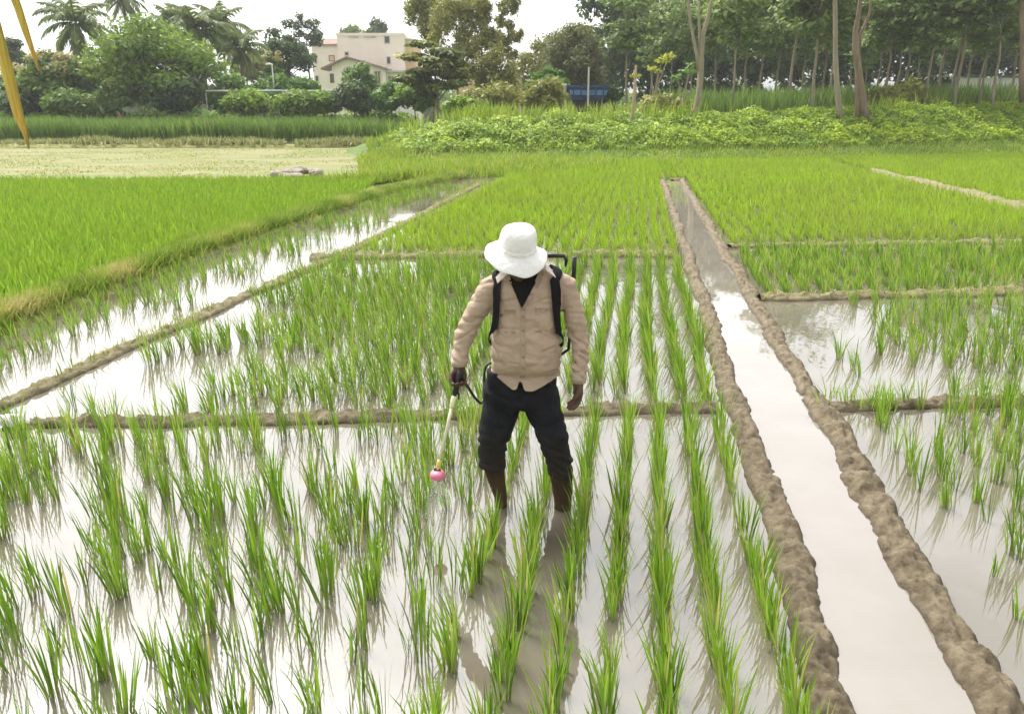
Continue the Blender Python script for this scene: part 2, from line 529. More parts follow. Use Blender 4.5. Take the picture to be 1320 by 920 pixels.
def join(parts):
    V, Q, A, o = [], [], {}, 0
    for v, q, a in parts:
        V.append(v)
        Q.append(q + o)
        o += len(v)
        for k_, x in a.items():
            A.setdefault(k_, []).append(x)
    return np.concatenate(V), np.concatenate(Q), {k_: np.concatenate(x) for k_, x in A.items()}

def stuff(name, parts, m, label, cat):
    V, Q, A = join(parts) if isinstance(parts, list) else parts
    return tag(obj(name, mesh_np(name, V, Q, A), m), label, cat, kind='stuff')

def fbm(x, y, sc, seed=0.0):
    return np.array([noise.fractal(Vector((a * sc + seed, b * sc - seed, seed)), 0.9, 2.0, 3) for a, b in zip(np.ravel(x), np.ravel(y))]).reshape(np.shape(x))

# ================================================================== THE SETTING
# ground: one sheet to the horizon, below the water
def grid_sheet(xs, ys, zf):
    X, Y = np.meshgrid(xs, ys)
    Z = zf(X, Y)
    V = np.stack([X, Y, Z], -1).reshape(-1, 3)
    nx, ny = len(xs), len(ys)
    i = np.arange(nx - 1)[None, :] + nx * np.arange(ny - 1)[:, None]
    Q = np.stack([i, i + 1, i + nx + 1, i + nx], -1).reshape(-1, 4)
    return V, Q

V, Q = grid_sheet(np.array([-900, -300, -90, -40, 0, 40, 90, 300, 900.]), np.array([-300, -60, -15, 0, 15, 40, 90, 200, 500, 1500.]), lambda X, Y: X * 0 - 0.14)
struct('ground', mesh_np('ground', V, Q), M['soil'])

def poly_sheet(name, pts, m, z):
    me = bpy.data.meshes.new(name)
    me.from_pydata([(float(p[0]), float(p[1]), z) for p in pts], [], [tuple(range(len(pts)))])
    me.update()
    return struct(name, me, m)

def swq(s0, s1, w0, w1):
    return [SW(s0, w0), SW(s0, w1), SW(s1, w1), SW(s1, w0)]

W_L, W_R, W_MUD, W_GR, W_PATH = 0.80, 1.37, -4.50, -6.50, 8.30
poly_sheet('paddy_water', swq(-6, 38, -6.6, 0.80), M['paddy_water'], 0.0)
poly_sheet('paddy_water', swq(-6, 38, 1.37, 40), M['paddy_water'], 0.0)
poly_sheet('channel_water', swq(-6, 25.7, 0.803, 1.367), M['channel_water'], 0.003)

# dry land to the left: the seedling bed and the mown field behind it
poly_sheet('seedling_bed', [SW(-4, -6.7), SW(20.5, -6.7), (-4.7, 24.4), (-15.3, 23.6), (-60, 21), (-60, -8)], M['green_field'], 0.03)
poly_sheet('dry_field', [(-4.4, 24.7), (-5.2, 30), (-8.1, 47.6), (-26, 47), (-90, 44), (-90, 20.5), (-60, 21.0), (-15.3, 23.62)], M['dry_field'], 0.06)
poly_sheet('green_verge', [(-4.6, 24.3), (-3.2, 27.5), (0, 31), (5, 34), (5, 39), (-8, 60), (-9, 47.5), (-8.0, 47.5), (-5.15, 30)], M['green_field'], 0.025)
poly_sheet('cane_ground', [(-8, 47), (-8, 140), (-140, 140), (-140, 44), (-90, 44), (-26, 47)], M['bank_soil'], 0.02)

# overgrown bank and the plantation ground behind it
XB, YB = [-9, -4.9, 1.3, 11.6, 26.8, 48, 90], [39, 32.0, 33.8, 34.8, 40.5, 50, 70]
XT, ZT = [-9, -6, -2, 10, 25, 48, 90], [0.1, 0.8, 1.6, 1.75, 2.2, 2.6, 2.6]

def bank_z(X, Y):
    X, Y = np.asarray(X, float), np.asarray(Y, float)
    yb = np.interp(X, XB, YB)
    zt = np.interp(X, XT, ZT)
    u = np.clip((Y - yb) / 7.5, 0, 1)
    f = u * u * (3 - 2 * u)
    lump = fbm(X, Y * 0.8, 0.55, 3.1) * 0.34 + fbm(X, Y, 1.3, 8.4) * 0.20
    edge = np.clip((Y - yb - 2) / 2.0, 0.12, 1) * np.clip(1 - (Y - yb - 7) / 6, 0.15, 1)
    return -0.05 + zt * f + lump * edge

V, Q = grid_sheet(np.concatenate([np.arange(-9, 34, 0.4), np.arange(34, 92, 2.5)]), np.concatenate([np.arange(31, 56, 0.4), np.arange(56, 135, 3.0)]), bank_z)
struct('bank', mesh_np('bank', V, Q, smooth=True), M['bank_soil'])

# mud bunds: ridges of clods
def ridge(name, pts, half, h, m, lump=1.0, seed=0.0, fine=True, sag=None):
    pts = [np.array(p[:2], float) for p in pts]
    # resample with a step that grows with the distance from the camera
    P = []
    for a, b in zip(pts[:-1], pts[1:]):
        L = np.linalg.norm(b - a)
        t = 0.0
        while t < L:
            p = a + (b - a) * t / L
            P.append(p)
            t += max(0.011, 0.0045 * np.linalg.norm(p)) if fine else 0.12
    P.append(pts[-1])
    P = np.array(P)
    Tn = np.gradient(P, axis=0)
    Tn /= np.linalg.norm(Tn, axis=1)[:, None]
    N = np.stack([Tn[:, 1], -Tn[:, 0]], 1)
    nc = 29
    u = np.linspace(-1, 1, nc)
    V = np.zeros((len(P), nc, 3))
    for i, p in enumerate(P):
        k1 = noise.noise(Vector((p[0] * 1.1, p[1] * 1.1, seed))) * 0.05
        wv = 1 + 0.38 * noise.noise(Vector((p[0] * 2.3, p[1] * 2.3, seed + 5)))
        hh = h * (1 + 0.25 * noise.noise(Vector((p[0] * 1.7, p[1] * 1.7, seed + 9))))
        if sag:
            hh *= sag(p)
        for j, uu in enumerate(u):
            q = p + N[i] * (uu * half * 1.25 * wv + k1)
            base = hh * (1 - abs(uu) ** 2.4) ** 0.8 - 0.05 * abs(uu) ** 5 - 0.012
            v3 = Vector((q[0], q[1], seed))
            d = noise.turbulence(v3 * 7.0, 3, False) - 0.45
            cell = noise.voronoi(v3 * 9.0)[0]
            clod = (cell[1] - cell[0])
            d2 = noise.noise(v3 * 26)
            e = (1 - abs(uu) ** 3)
            V[i, j] = (q[0] + 0.014 * lump * noise.noise(v3 * 15), q[1] + 0.014 * lump * noise.noise(v3 * 15 + Vector((7, 3, 1))),
                       base + lump * e * (0.048 * d + 0.055 * (min(clod, .45) - .25) + 0.017 * d2 + 0.014 * noise.noise(v3 * 52) + 0.006 * noise.noise(v3 * 95)))
    i = np.arange(nc - 1)[None, :] + nc * np.arange(len(P) - 1)[:, None]
    Q = np.stack([i, i + 1, i + nc + 1, i + nc], -1).reshape(-1, 4)
    return struct(name, mesh_np(name, V.reshape(-1, 3), Q, smooth=True), m)

def swline(w0, s0, s1, amp=0.03, n=14):
    return [SW(s, w0 + amp * math.sin(s * 1.3 + w0 * 5) * min(1, s / 4)) for s in np.linspace(s0, s1, n)]

ridge('mud_bank', swline(W_L - 0.01, 0.8, 25.6), 0.088, 0.080, M['mud'], 0.82, 1.0)
ridge('mud_bank', swline(W_R + 0.01, 0.8, 25.6), 0.092, 0.083, M['mud'], 0.82, 14.0)
ridge('mud_bund', [G(-260, 640), G(-60, 552), G(0, 525), G(150, 455), G(300, 390), G(450, 325), G(615, 240)], 0.088, 0.075, M['mud_dry'], 0.7, 23.0)
ridge('grass_bund', [SW(-3, -6.0), G(-200, 500), G(0, 420), G(120, 375), G(250, 328), G(380, 285), G(500, 250), G(600, 227)], 0.26, 0.12, M['bund_grass_soil'], 1.0, 31.0)
ridge('mud_bund', [G(10, 549), G(400, 541), G(660, 535), G(925, 526)], 0.09, 0.075, M['mud'], 0.8, 41.0)
ridge('mud_bund', [G(1058, 527), G(1320, 518), G(1600, 510)], 0.09, 0.075, M['mud'], 0.8, 47.0)
ridge('mud_bund', [G(400, 334), G(600, 331), G(866, 330)], 0.12, 0.10, M['mud_dry'], 0.8, 53.0)
ridge('mud_bund', [G(978, 386), G(1320, 378), G(1600, 372)], 0.12, 0.095, M['mud_dry'], 0.8, 59.0)
ridge('mud_bund', [G(940, 319), G(1320, 313), G(1600, 308)], 0.11, 0.09, M['mud_dry'], 0.8, 61.0)
ridge('pale_bund', [G(1125, 224), G(1220, 247), G(1320, 272), G(1420, 297)], 0.22, 0.20, M['mud_dry'], 0.8, 67.0)
ridge('mud_bund', swline(1.08, 25.5, 25.8, 0, 2)[:1] + [SW(25.75, 1.45)], 0.12, 0.10, M['mud_dry'], 0.8, 71.0)
ridge('field_edge', [(-45, 46.4), (-26, 47.2), (-12, 47.7), (-8.2, 47.9)], 0.5, 0.30, M['bund_grass_soil'], 1.5, 73.0, fine=False)

# ================================================================== THE FARMER
Y0 = 3.82
def PP(px, py, dY=0.0):
    return Vector(PY(px, py, Y0 + dY))

def voxel(mb, size, smooth_it=4, fac=0.5):
    me = bpy.data.meshes.new('tmp')
    me.from_pydata(mb.v, [], mb.f)
    ob = bpy.data.objects.new('tmp', me)
    C.objects.link(ob)
    r = ob.modifiers.new('r', 'REMESH')
    r.mode = 'VOXEL'
    r.voxel_size = size
    s = ob.modifiers.new('s', 'SMOOTH')
    s.iterations = smooth_it
    s.factor = fac
    dg = bpy.context.evaluated_depsgraph_get()
    out = bpy.data.meshes.new_from_object(ob.evaluated_get(dg))
    bpy.data.objects.remove(ob)
    bpy.data.meshes.remove(me)
    out.polygons.foreach_set('use_smooth', np.ones(len(out.polygons), dtype=bool))
    return out

def displace(me, fn):
    n = len(me.vertices)
    co = np.zeros(n * 3, np.float32)
    no = np.zeros(n * 3, np.float32)
    me.vertices.foreach_get('co', co)
    me.vertices.foreach_get('normal', no)
    co, no = co.reshape(-1, 3), no.reshape(-1, 3)
    d = np.array([fn(Vector(c), Vector(k)) for c, k in zip(co.tolist(), no.tolist())])
    me.vertices.foreach_set('co', (co + no * d[:, None]).astype(np.float32).ravel())
    me.update()

def ell(c, rx, ry, n=28, p=2.3, tilt=0.0):
    out = []
    for k in range(n):
        a = 2 * PI * k / n
        x = math.copysign(abs(math.cos(a)) ** (2 / p), math.cos(a)) * rx
        y = math.copysign(abs(math.sin(a)) ** (2 / p), math.sin(a)) * ry
        out.append(Vector((c.x + x, c.y + y, c.z + y * tilt)))
    return out

K = 1 / 252.0        # metres per photograph pixel at the farmer's distance
farmer = thing('person', 'person in white sun hat, tan shirt and black trousers spraying the flooded paddy', 'person', (0.1, Y0, -0.15))
def kid(name, me, m, parent=farmer, smooth=False, label=None):
    o = obj(name, me, m, None, smooth)
    o.parent = parent
    o.matrix_parent_inverse = Matrix.Translation(Vector((0.1, Y0, -0.15))).inverted()
    if label:
        o['label'] = label
    return o

# --- shirt
torso_rows = [(676, 512, 49, .132, .015), (677, 499, 48.5, .140, .005), (677, 486, 46.0, .128, .0), (677, 477, 44.5, .120, .0), (678, 468, 45, .137, -.018), (678, 456, 45, .146, -.027), (678, 441, 43, .141, -.035),
              (678, 425, 42.5, .132, -.04), (679, 400, 43.5, .124, -.05), (680, 382, 46, .117, -.06), (681, 369, 48, .104, -.065), (681, 359, 43, .090, -.07), (681, 350, 36, .075, -.08), (681, 344, 22, .062, -.09)]
sh = MB()
sh.rings([ell(PP(a, b, d), c * K, e) for a, b, c, e, d in torso_rows])
SLV_L = [(646, 366, -.07, .058), (632, 372, -.07, .060), (617, 396, -.065, .053), (607, 415, -.06, .051), (598.5, 433, -.06, .050), (593.5, 450, -.08, .044), (592.5, 464, -.10, .038), (592.5, 470, -.105, .036)]
SLV_R = [(716, 362, -.07, .058), (728, 369, -.07, .060), (738, 396, -.06, .052), (743.5, 418, -.055, .050), (746.5, 437, -.055, .048), (748, 460, -.075, .044), (746.5, 482, -.095, .038), (746, 491, -.10, .035)]
for S in (SLV_L, SLV_R):
    sh.tube([PP(a, b, d) for a, b, d, r in S], [r for *_, r in S], 18)
shirt_me = voxel(sh, 0.0058, 5)

ELB = [PP(597, 432, -.06), PP(748, 436, -.055)]
WRS = [PP(592, 462, -.10), PP(747, 478, -.09)]
def shirt_wr(c, nrm):
    d = 0.006 * noise.fractal(Vector((c.x * 8, c.y * 8, c.z * 15)), 0.8, 2, 3)
    # draped folds: diagonal ridges pulled towards the buttons
    s = c.x - PP(680, 430).x
    ph = c.z * 46 + abs(s) * 26 + 2.2 * noise.noise(Vector((c.x * 5, c.y * 5, c.z * 4)))
    body = max(0, 1 - abs(s) / 0.21)
    wv = (0.5 + 0.5 * math.sin(ph)) ** 3
    d += body * 0.008 * (wv - 0.3) * (0.4 + 0.9 * max(0, noise.noise(Vector((c.x * 4, 3, c.z * 5)))) * 2)
    for fx, off in ((1.0, 0.0), (-1.0, 9.0)):
        cr_ = 1 - abs(noise.noise(Vector((c.x * 5 + fx * c.z * 5 + off, c.y * 5, c.z * 13 + off))))
        d -= 0.0105 * max(0, cr_ - .86) / .14 * (.5 + noise.noise(c * 4 + Vector((off, 0, 0))))
    for e in ELB + WRS:
        r = (c - e).length
        if r < 0.13:
            k = (1 - r / 0.13) * max(0, .35 + noise.noise(c * 14 + Vector((3, 1, 7))))
            d += k * 0.016 * math.sin(c.z * 130 + (c.x - e.x) * 90 + 6 * noise.noise(c * 8))
    return d
displace(shirt_me, shirt_wr)

# shirt tails: cut the lower edge along a curved hem that opens at the front
import bmesh
bm = bmesh.new()
bm.from_mesh(shirt_me)
def hem_z(px):
    t = px - 677
    y = np.interp(px, [620, 634, 648, 660, 666, 669, 672, 676, 686, 700, 712, 724, 740], [474, 479, 492, 502, 503.5, 490.5, 490.5, 504, 505, 498, 490, 480, 474])
    return y
kill = []
for f in bm.faces:
    c = f.calc_center_median()
    px, py, _ = proj(np.array(c))
    if 600 < px[0] < 727 and py[0] > 466:
        back = c.y > Y0 + 0.03
        lim = hem_z(float(px[0])) if not back else 494 - 12 * (abs(px[0] - 677) / 46) ** 2
        if py[0] > lim and not (px[0] < 612):
            kill.append(f)
bmesh.ops.delete(bm, geom=kill, context='FACES')
for _ in range(10):
    nb = {}
    for v in bm.verts:
        be = [e for e in v.link_edges if e.is_boundary]
        if len(be) == 2:
            nb[v] = (be[0].other_vert(v).co + be[1].other_vert(v).co) / 2
    for v, c in nb.items():
        v.co = v.co.lerp(c, .5)
bm.to_mesh(shirt_me)
bm.free()
shirt = kid('shirt', shirt_me, M['shirt'])
sol = shirt.modifiers.new('cloth', 'SOLIDIFY')
sol.thickness = 0.004
sol.offset = 0
bvh = BVHTree.FromPolygons([v.co.copy() for v in shirt_me.vertices], [tuple(p.vertices) for p in shirt_me.polygons])

def on_shirt(px, py, off=0.004):
    """front of the shirt seen from the farmer's front"""
    p = PP(px, py, -0.4)
    hit, nrm, _, _ = bvh.ray_cast(Vector(PY(px, py, Y0 - 0.6)), Vector(ray(px, py)).normalized())
    if hit is None:
        hit, nrm = PP(px, py, -0.13), Vector((0, -1, 0))
    if nrm.y > 0:
        nrm = -nrm
    return hit + nrm * off

def patch(cols, off=0.004, thick=0.004):
    """a strip of cloth lying on the shirt; cols = list of columns of pixels, all the same length"""
    A = [[on_shirt(x, y, off) for x, y in c] for c in cols]
    B = [[on_shirt(x, y, off - thick) for x, y in c] for c in cols]
    m, n = len(A), len(A[0])
    mb = MB()
    V = [p for c in A for p in c] + [p for c in B for p in c]
    o = m * n
    Fs = []
    for i in range(m - 1):
        for j in range(n - 1):
            a, b, c, d = i * n + j, (i + 1) * n + j, (i + 1) * n + j + 1, i * n + j + 1
            Fs += [(a, b, c, d), (d + o, c + o, b + o, a + o)]
    for i in range(m - 1):
        for j in (0, n - 1):
            a, b = i * n + j, (i + 1) * n + j
            Fs.append((a, b, b + o, a + o))
    for j in range(n - 1):
        for i in (0, m - 1):
            a, b = i * n + j, i * n + j + 1
            Fs.append((a, b, b + o, a + o))
    return mb.add(V, Fs)

# open neck: black V-shaped patch laid on the shirt between the lapels
def vee(off, x0l, x0r, ytop, xb, yb, n=7, k=9):
    cols = []
    for i in range(n):
        u = i / (n - 1)
        cols.append([(x0l + (x0r - x0l) * u + (xb - (x0l + (x0r - x0l) * u)) * (t ** 1.1), ytop + (yb - ytop) * t) for t in np.linspace(0, 0.985, k)])
    return patch(cols, off)
kid('neck_vee', vee(0.0085, 653, 697, 351, 672.5, 396), M['neck_black'], smooth=True)
# lapels, collar
kid('lapel', patch([[(652, 352), (656, 366), (664, 382), (671, 396)], [(655.5, 351), (660, 364), (667, 380), (673, 396)]], 0.009), M['shirt'], smooth=True)
kid('lapel', patch([[(694, 350), (689, 364), (681, 381), (674.5, 396)], [(700, 353), (696, 366), (686, 383), (675.5, 398)]], 0.009), M['shirt'], smooth=True)
def flap(a, b, c, d, th=0.004):
    p = [PP(*q) for q in (a, b, c, d)]
    nrm = (p[1] - p[0]).cross(p[2] - p[0]).normalized() * th
    mb = MB()
    return mb.add(p + [q + nrm for q in p], [(0, 1, 2, 3), (7, 6, 5, 4), (0, 4, 5, 1), (1, 5, 6, 2), (2, 6, 7, 3), (3, 7, 4, 0)])
kid('collar', flap((649, 346, -.155), (653, 354, -.185), (641, 365, -.178), (639, 357, -.15)), M['shirt_light'], label='pale collar point on the lance side')
kid('collar', flap((701, 340, -.145), (704, 349, -.18), (716, 358, -.165), (708, 345, -.14)), M['shirt_light'])
# placket, buttons, pocket
kid('placket', patch([[(670.5, y) for y in range(398, 490, 4)], [(677.5, y) for y in range(398, 490, 4)]], 0.0045), M['shirt'], smooth=True)
for y in (408, 426, 444, 460, 474):
    p = on_shirt(674, y, 0.006)
    kid('button', MB().sphere(p, (0.006, 0.003, 0.006), 8, 5), M['button'])
kid('pocket', patch([[(x, y) for y in (397, 405, 413, 421, 428)] for x in (690, 697, 704, 709)], 0.0025, .003), M['shirt'], smooth=True)
kid('pocket', patch([[(x, y) for y in (399, 407, 415, 423, 430)] for x in (645, 652, 659, 665)], 0.0025, .003), M['shirt'], smooth=True)
# turned cuffs
for S, (a, b) in ((SLV_L, (6, 7)), (SLV_R, (6, 7))):
    p0, p1 = PP(S[a][0], S[a][1] - 1, S[a][2]), PP(S[b][0], S[b][1] + 2, S[b][2])
    kid('cuff', MB().tube([p0, p0.lerp(p1, .5), p1], [S[a][3] * 1.05, S[a][3] * 1.06, S[b][3] * 1.04], 20), M['shirt'], smooth=True)

# --- trousers
tr = MB()
tr.rings([ell(PP(a, b, d), c * K, e) for a, b, c, e, d in [(672, 476, 45, .108, .01), (671.5, 490, 48, .116, .01), (671, 505, 51, .122, .012), (671, 516, 50, .118, .012), (671, 523, 40, .10, .012)]])
for S in ([(650, 508, .012, .102), (646, 525, .008, .100), (640.5, 545, -.01, .094), (637, 562, -.03, .086), (634.5, 578, -.015, .076), (634, 592, .0, .072), (635, 600, .005, .066)],
          [(695, 508, .012, .102), (700, 525, .005, .098), (707, 545, -.02, .092), (713, 563, -.045, .084), (717.5, 580, -.035, .076), (721, 596, -.02, .070), (723, 610, -.012, .066)]):
    tr.tube([PP(a, b, d) for a, b, d, r in S], [r for *_, r in S], 20)
tr_me = voxel(tr, 0.0075, 5)
KNE = [PP(637, 562, -.03), PP(713, 563, -.045), PP(634, 590, 0), PP(721, 596, -.02)]
def tr_wr(c, nrm):
    d = 0.004 * noise.fractal(Vector((c.x * 8, c.y * 8, c.z * 12)), 0.8, 2, 3)
    cr_ = 1 - abs(noise.noise(Vector((c.x * 6 + c.z * 3, c.y * 5, c.z * 11))))
    d -= 0.010 * max(0, cr_ - .80) / .20
    for e in KNE:
        r = (c - e).length
        if r < 0.16:
            d += (1 - r / 0.16) * max(0, .3 + noise.noise(c * 11)) * 0.016 * math.sin(c.z * 95 + (c.x - e.x) * 70 + 6 * noise.noise(c * 6))
    return d
displace(tr_me, tr_wr)
trousers = kid('trousers', tr_me, M['trousers'])
for (a, b, d, r) in ((634.5, 598, .004, .071), (722.5, 608, -.013, .064)):
    c = PP(a, b, d)
    R = []
    for z, k in ((-.020, .93), (-.016, 1.03), (0, 1.06), (.018, 1.05), (.022, .95)):
        R.append([Vector((c.x + r * k * math.cos(t) * (1 + .03 * math.sin(3 * t)), c.y + r * k * math.sin(t), c.z + z + .008 * math.sin(2 * t))) for t in np.linspace(0, 2 * PI, 25)[:-1]])
    kid('rolled_hem', MB().rings(R), M['trousers'], smooth=True)

# --- body: one continuous skin under the clothes
bd = MB()
bd.rings([ell(PP(a, b, d), c * K, e) for a, b, c, e, d in [(673, 512, 38, .085, .01), (675, 490, 40, .095, .01), (677, 460, 37, .105, -.01), (679, 420, 35, .10, -.04), (680, 385, 40, .09, -.06), (681, 364, 40, .07, -.07), (681, 354, 22, .055, -.08)]])
bd.tube([PP(681, 362, -.08), PP(678, 350, -.10), PP(673, 338, -.12)], [.062, .058, .058], 16)
HC = PP(667.5, 331, -.135)                                   # head, bowed to the lance
HM = Matrix.Translation(HC) @ Matrix.Rotation(math.radians(30), 4, 'X') @ Matrix.Rotation(math.radians(-4), 4, 'Y')
def hp(x, y, z):
    return HM @ Vector((x, y, z))
def hsphere(mb, c, r, n=14, m=10):
    t = MB().sphere(c, r, n, m)
    mb.add([HM @ Vector(v) for v in t.v], t.f)
hsphere(bd, (0, 0.01, 0.025), (.074, .092, .088), 18, 12)
hsphere(bd, (0, -.018, -.055), (.056, .066, .062), 16, 10)
hsphere(bd, (0, -.055, -.088), (.030, .026, .022))           # chin
bd.tube([hp(0, -.078, .012), hp(0, -.098, -.022), hp(0, -.104, -.034)], [.010, .014, .017], 10)     # nose
for s in (-1, 1):
    bd.tube([hp(s * .052, -.066, .022), hp(s * .028, -.080, .026), hp(s * .012, -.082, .022)], [.011, .012, .010], 8)   # brow
    hsphere(bd, (s * .078, .006, -.012), (.010, .020, .032))  # ear
    hsphere(bd, (s * .038, -.060, -.032), (.022, .022, .020)) # cheek
bd.tube([hp(-.024, -.077, -.060), hp(0, -.086, -.058), hp(.024, -.077, -.060)], [.007, .009, .007], 8)
bd.tube([hp(-.020, -.076, -.070), hp(0, -.085, -.071), hp(.020, -.076, -.070)], [.007, .009, .007], 8)
for S in (SLV_L, SLV_R):
    bd.tube([PP(a, b, d) for a, b, d, r in S], [min(.044, r * .72) for *_, r in S], 14)

def hand(mb, wrist, palm_end, across, normal, curl, thumb_dir, size=1.0):
    """palm from wrist to palm_end, four fingers of unequal length and a thumb from the side of the palm near its base"""
    ax = (palm_end - wrist).normalized()
    mb.tube([wrist - ax * .05, wrist, wrist + ax * .02], [.031, .027, .028], 14)
    L = (palm_end - wrist).length
    for k, off in enumerate((-.030, -.010, .010, .030)):
        mb.tube([wrist + across * off * .55, wrist + ax * L * .55 + across * off, palm_end + across * off * 1.05], [.016 * size, .0155 * size, .0125 * size], 10, 1.0)
    tips = []
    for k, (off, ln) in enumerate(((-.032, .066), (-.011, .077), (.011, .073), (.032, .058))):
        p = palm_end + across * off * 1.08
        pts, rad, ang = [p - ax * .012, p], [.0105 * size, .0105 * size], 0.15
        for j, fr in enumerate((.42, .32, .26)):
            ang += curl[j] * (1 + .08 * (k - 1.5))
            dv = ax * math.cos(ang) + normal * math.sin(ang)
            p = p + dv * ln * size * fr + across * off * .03
            pts.append(p)
            rad.append((.0098, .0092, .0078)[j] * size)
        mb.tube(pts, rad, 10)
        tips.append(p)
    tb = wrist + ax * L * .28 - across * .026
    mb.tube([tb, tb - across * .020 + ax * .018 + thumb_dir * .010, tb - across * .022 + ax * .042 + thumb_dir * .026, tb - across * .012 + ax * .062 + thumb_dir * .038], [.0155 * size, .0130 * size, .0112 * size, .0085 * size], 10)
    return tips

# lance hand: wrist bent down, fingers closed round the trigger handle
LW, LPE = PP(592, 474, -.11), PP(590.5, 491, -.125)
ax = (LPE - LW).normalized()
nrmL = Vector((0.25, -1, 0)).normalized()
nrmL = (nrmL - ax * nrmL.dot(ax)).normalized()
acrL = ax.cross(nrmL).normalized()
if acrL.x > 0:
    acrL = -acrL
hand(bd, LW, LPE, -acrL * .9, nrmL, (.75, .95, .7), nrmL, 1.0)
# free hand hanging, loosely curled
RW, RPE = PP(745.5, 494, -.10), PP(745, 511, -.11)
ax = (RPE - RW).normalized()
nrmR = Vector((-1, -.25, 0)).normalized()
nrmR = (nrmR - ax * nrmR.dot(ax)).normalized()
acrR = ax.cross(nrmR).normalized()
if acrR.y > 0:
    acrR = -acrR
hand(bd, RW, RPE, acrR * -1.0, nrmR, (.25, .4, .35), nrmR, 1.15)

# legs down into the water, feet on the mud bed
LEG_L = [(650, 512, .012, .075), (641, 545, -.01, .066), (638, 566, -.03, .055), (637.5, 585, -.004, .054), (637, 603, .008, .050), (641, 622, .0, .040), (645.5, 640, -.02, .031)]
LEG_R = [(695, 512, .012, .075), (706, 545, -.02, .066), (713, 566, -.045, .055), (719, 588, -.025, .055), (723, 606, -.012, .056), (725, 628, -.02, .050), (725.5, 648, -.04, .042)]
for S in (LEG_L, LEG_R):
    P = [PP(a, b, d) for a, b, d, r in S]
    R = [r for *_, r in S]
    an = P[-1].copy()
    an.z = -.09
    bd.tube(P + [an], R + [R[-1] * .95], 16)
    bd.tube([an + Vector((0, .05, -.02)), an + Vector((0, .0, -.015)), an + Vector((0, -.07, -.030)), an + Vector((0, -.15, -.040))], [.034, .040, .040, .026], 14)
for S, nm in ((LEG_L, 0), (LEG_R, 1)):
    P = [PP(a, b, d) for a, b, d, rr_ in S][3:]
    R_ = [rr_ for *_, rr_ in S][3:]
    an = P[-1].copy()
    an.z = -.085
    pts, rad = [], []
    for q0, q1, r0, r1 in zip(P, P[1:] + [an], R_, R_[1:] + [R_[-1] * .98]):
        for t_ in np.linspace(0, 1, 5)[:-1]:
            pts.append(q0.lerp(q1, t_))
            rad.append((r0 + (r1 - r0) * t_) * 1.12 + .0035 * noise.noise(Vector((nm * 5, 0, pts[-1].z * 26))))
    kid('boot', MB().tube(pts, rad, 20), M['boot'], smooth=True)
body_me = voxel(bd, 0.0060, 3, 0.45)
body = kid('body', body_me, M['skin'])
for s in (-1, 1):
    kid('eye', MB().sphere(hp(s * .031, -.0745, .004), .011, 10, 8), M['eye'])

# --- hat: soft crown, drooping brim
ht = []
prof = [(a_ * .91 if a_ < .1 else .091 + (a_ - .1) * .86, b_) for a_, b_ in [(.004, .148), (.045, .146), (.070, .138), (.086, .122), (.094, .095), (.097, .060), (.099, .034), (.104, .024), (.120, .014), (.140, .004), (.158, -.010), (.168, -.020), (.170, -.026),
        (.165, -.026), (.155, -.016), (.138, -.003), (.118, .006), (.100, .014), (.092, .030), (.089, .060), (.085, .095), (.077, .116), (.060, .131), (.004, .138)]]
HH = Matrix.Translation(PP(665.5, 326, -.145)) @ Matrix.Rotation(math.radians(21), 4, 'X') @ Matrix.Rotation(math.radians(7), 4, 'Y')
NS = 56
for r, z in prof:
    row = []
    for k in range(NS):
        a = 2 * PI * k / NS
        br = max(0, (r - .091) / .06)
        dz = br * (.016 * math.cos(2 * a) + .008 * math.sin(3 * a + 1) + .004 * math.sin(7 * a)) 
        cr = max(0, (z - .05) / .1)
        nn = noise.noise(Vector((math.cos(a) * r * 14, math.sin(a) * r * 14, z * 14)))
        dr = 1 + (1 - br) * (.02 * math.sin(5 * a + 9 * z) + .02 * math.cos(3 * a - 20 * z))
        dent = -.010 * cr * max(0, math.cos(a - 2.2)) ** 2
        row.append(HH @ Vector((r * dr * math.cos(a), r * dr * 1.02 * math.sin(a), z + dz + dent + .006 * nn)))
    ht.append(row)
hat = kid('sun_hat', MB().rings(ht), M['hat'], smooth=True)
sub = hat.modifiers.new('sub', 'SUBSURF')
sub.levels = sub.render_levels = 1
band = []
for r, z in ((.0895, .026), (.0918, .028), (.0912, .046), (.0888, .048)):
    band.append([HH @ Vector((r * (1 + .02 * math.sin(5 * a + 9 * z) + .02 * math.cos(3 * a - 20 * z)) * math.cos(a), r * 1.02 * (1 + .02 * math.sin(5 * a + 9 * z) + .02 * math.cos(3 * a - 20 * z)) * math.sin(a), z)) for a in np.linspace(0, 2 * PI, 57)[:-1]])
kid('hat_band', MB().rings(band + [band[0]], cap=False), M['hat'], smooth=True)

# --- knapsack sprayer
sp = thing('knapsack_sprayer', 'black knapsack sprayer strapped on the back of the person in the white hat', 'sprayer', (0.12, Y0 + .2, .75))
SPI = Matrix.Translation(Vector((0.12, Y0 + .2, .75))).inverted()
def skid(name, me, m, parent=sp, smooth=False):
    o = obj(name, me, m, None, smooth)
    o.parent = parent
    if parent is sp:
        o.matrix_parent_inverse = SPI
    else:
        o.matrix_parent_inverse = SPI
    return o
tc_ = PP(684, 400, .21)
T = []
for z, k in ((-.21, .80), (-.205, .95), (-.18, 1.0), (.02, 1.0), (.12, .97), (.16, .88), (.185, .62), (.19, .5)):
    T.append(ell(Vector((tc_.x, tc_.y, tc_.z + z)), .158 * k, .095 * k, 24, 4.0))
tank = skid('tank', MB().rings(T), M['tank'], smooth=True)
lp = Vector((tc_.x + .02, tc_.y, tc_.z + .19))
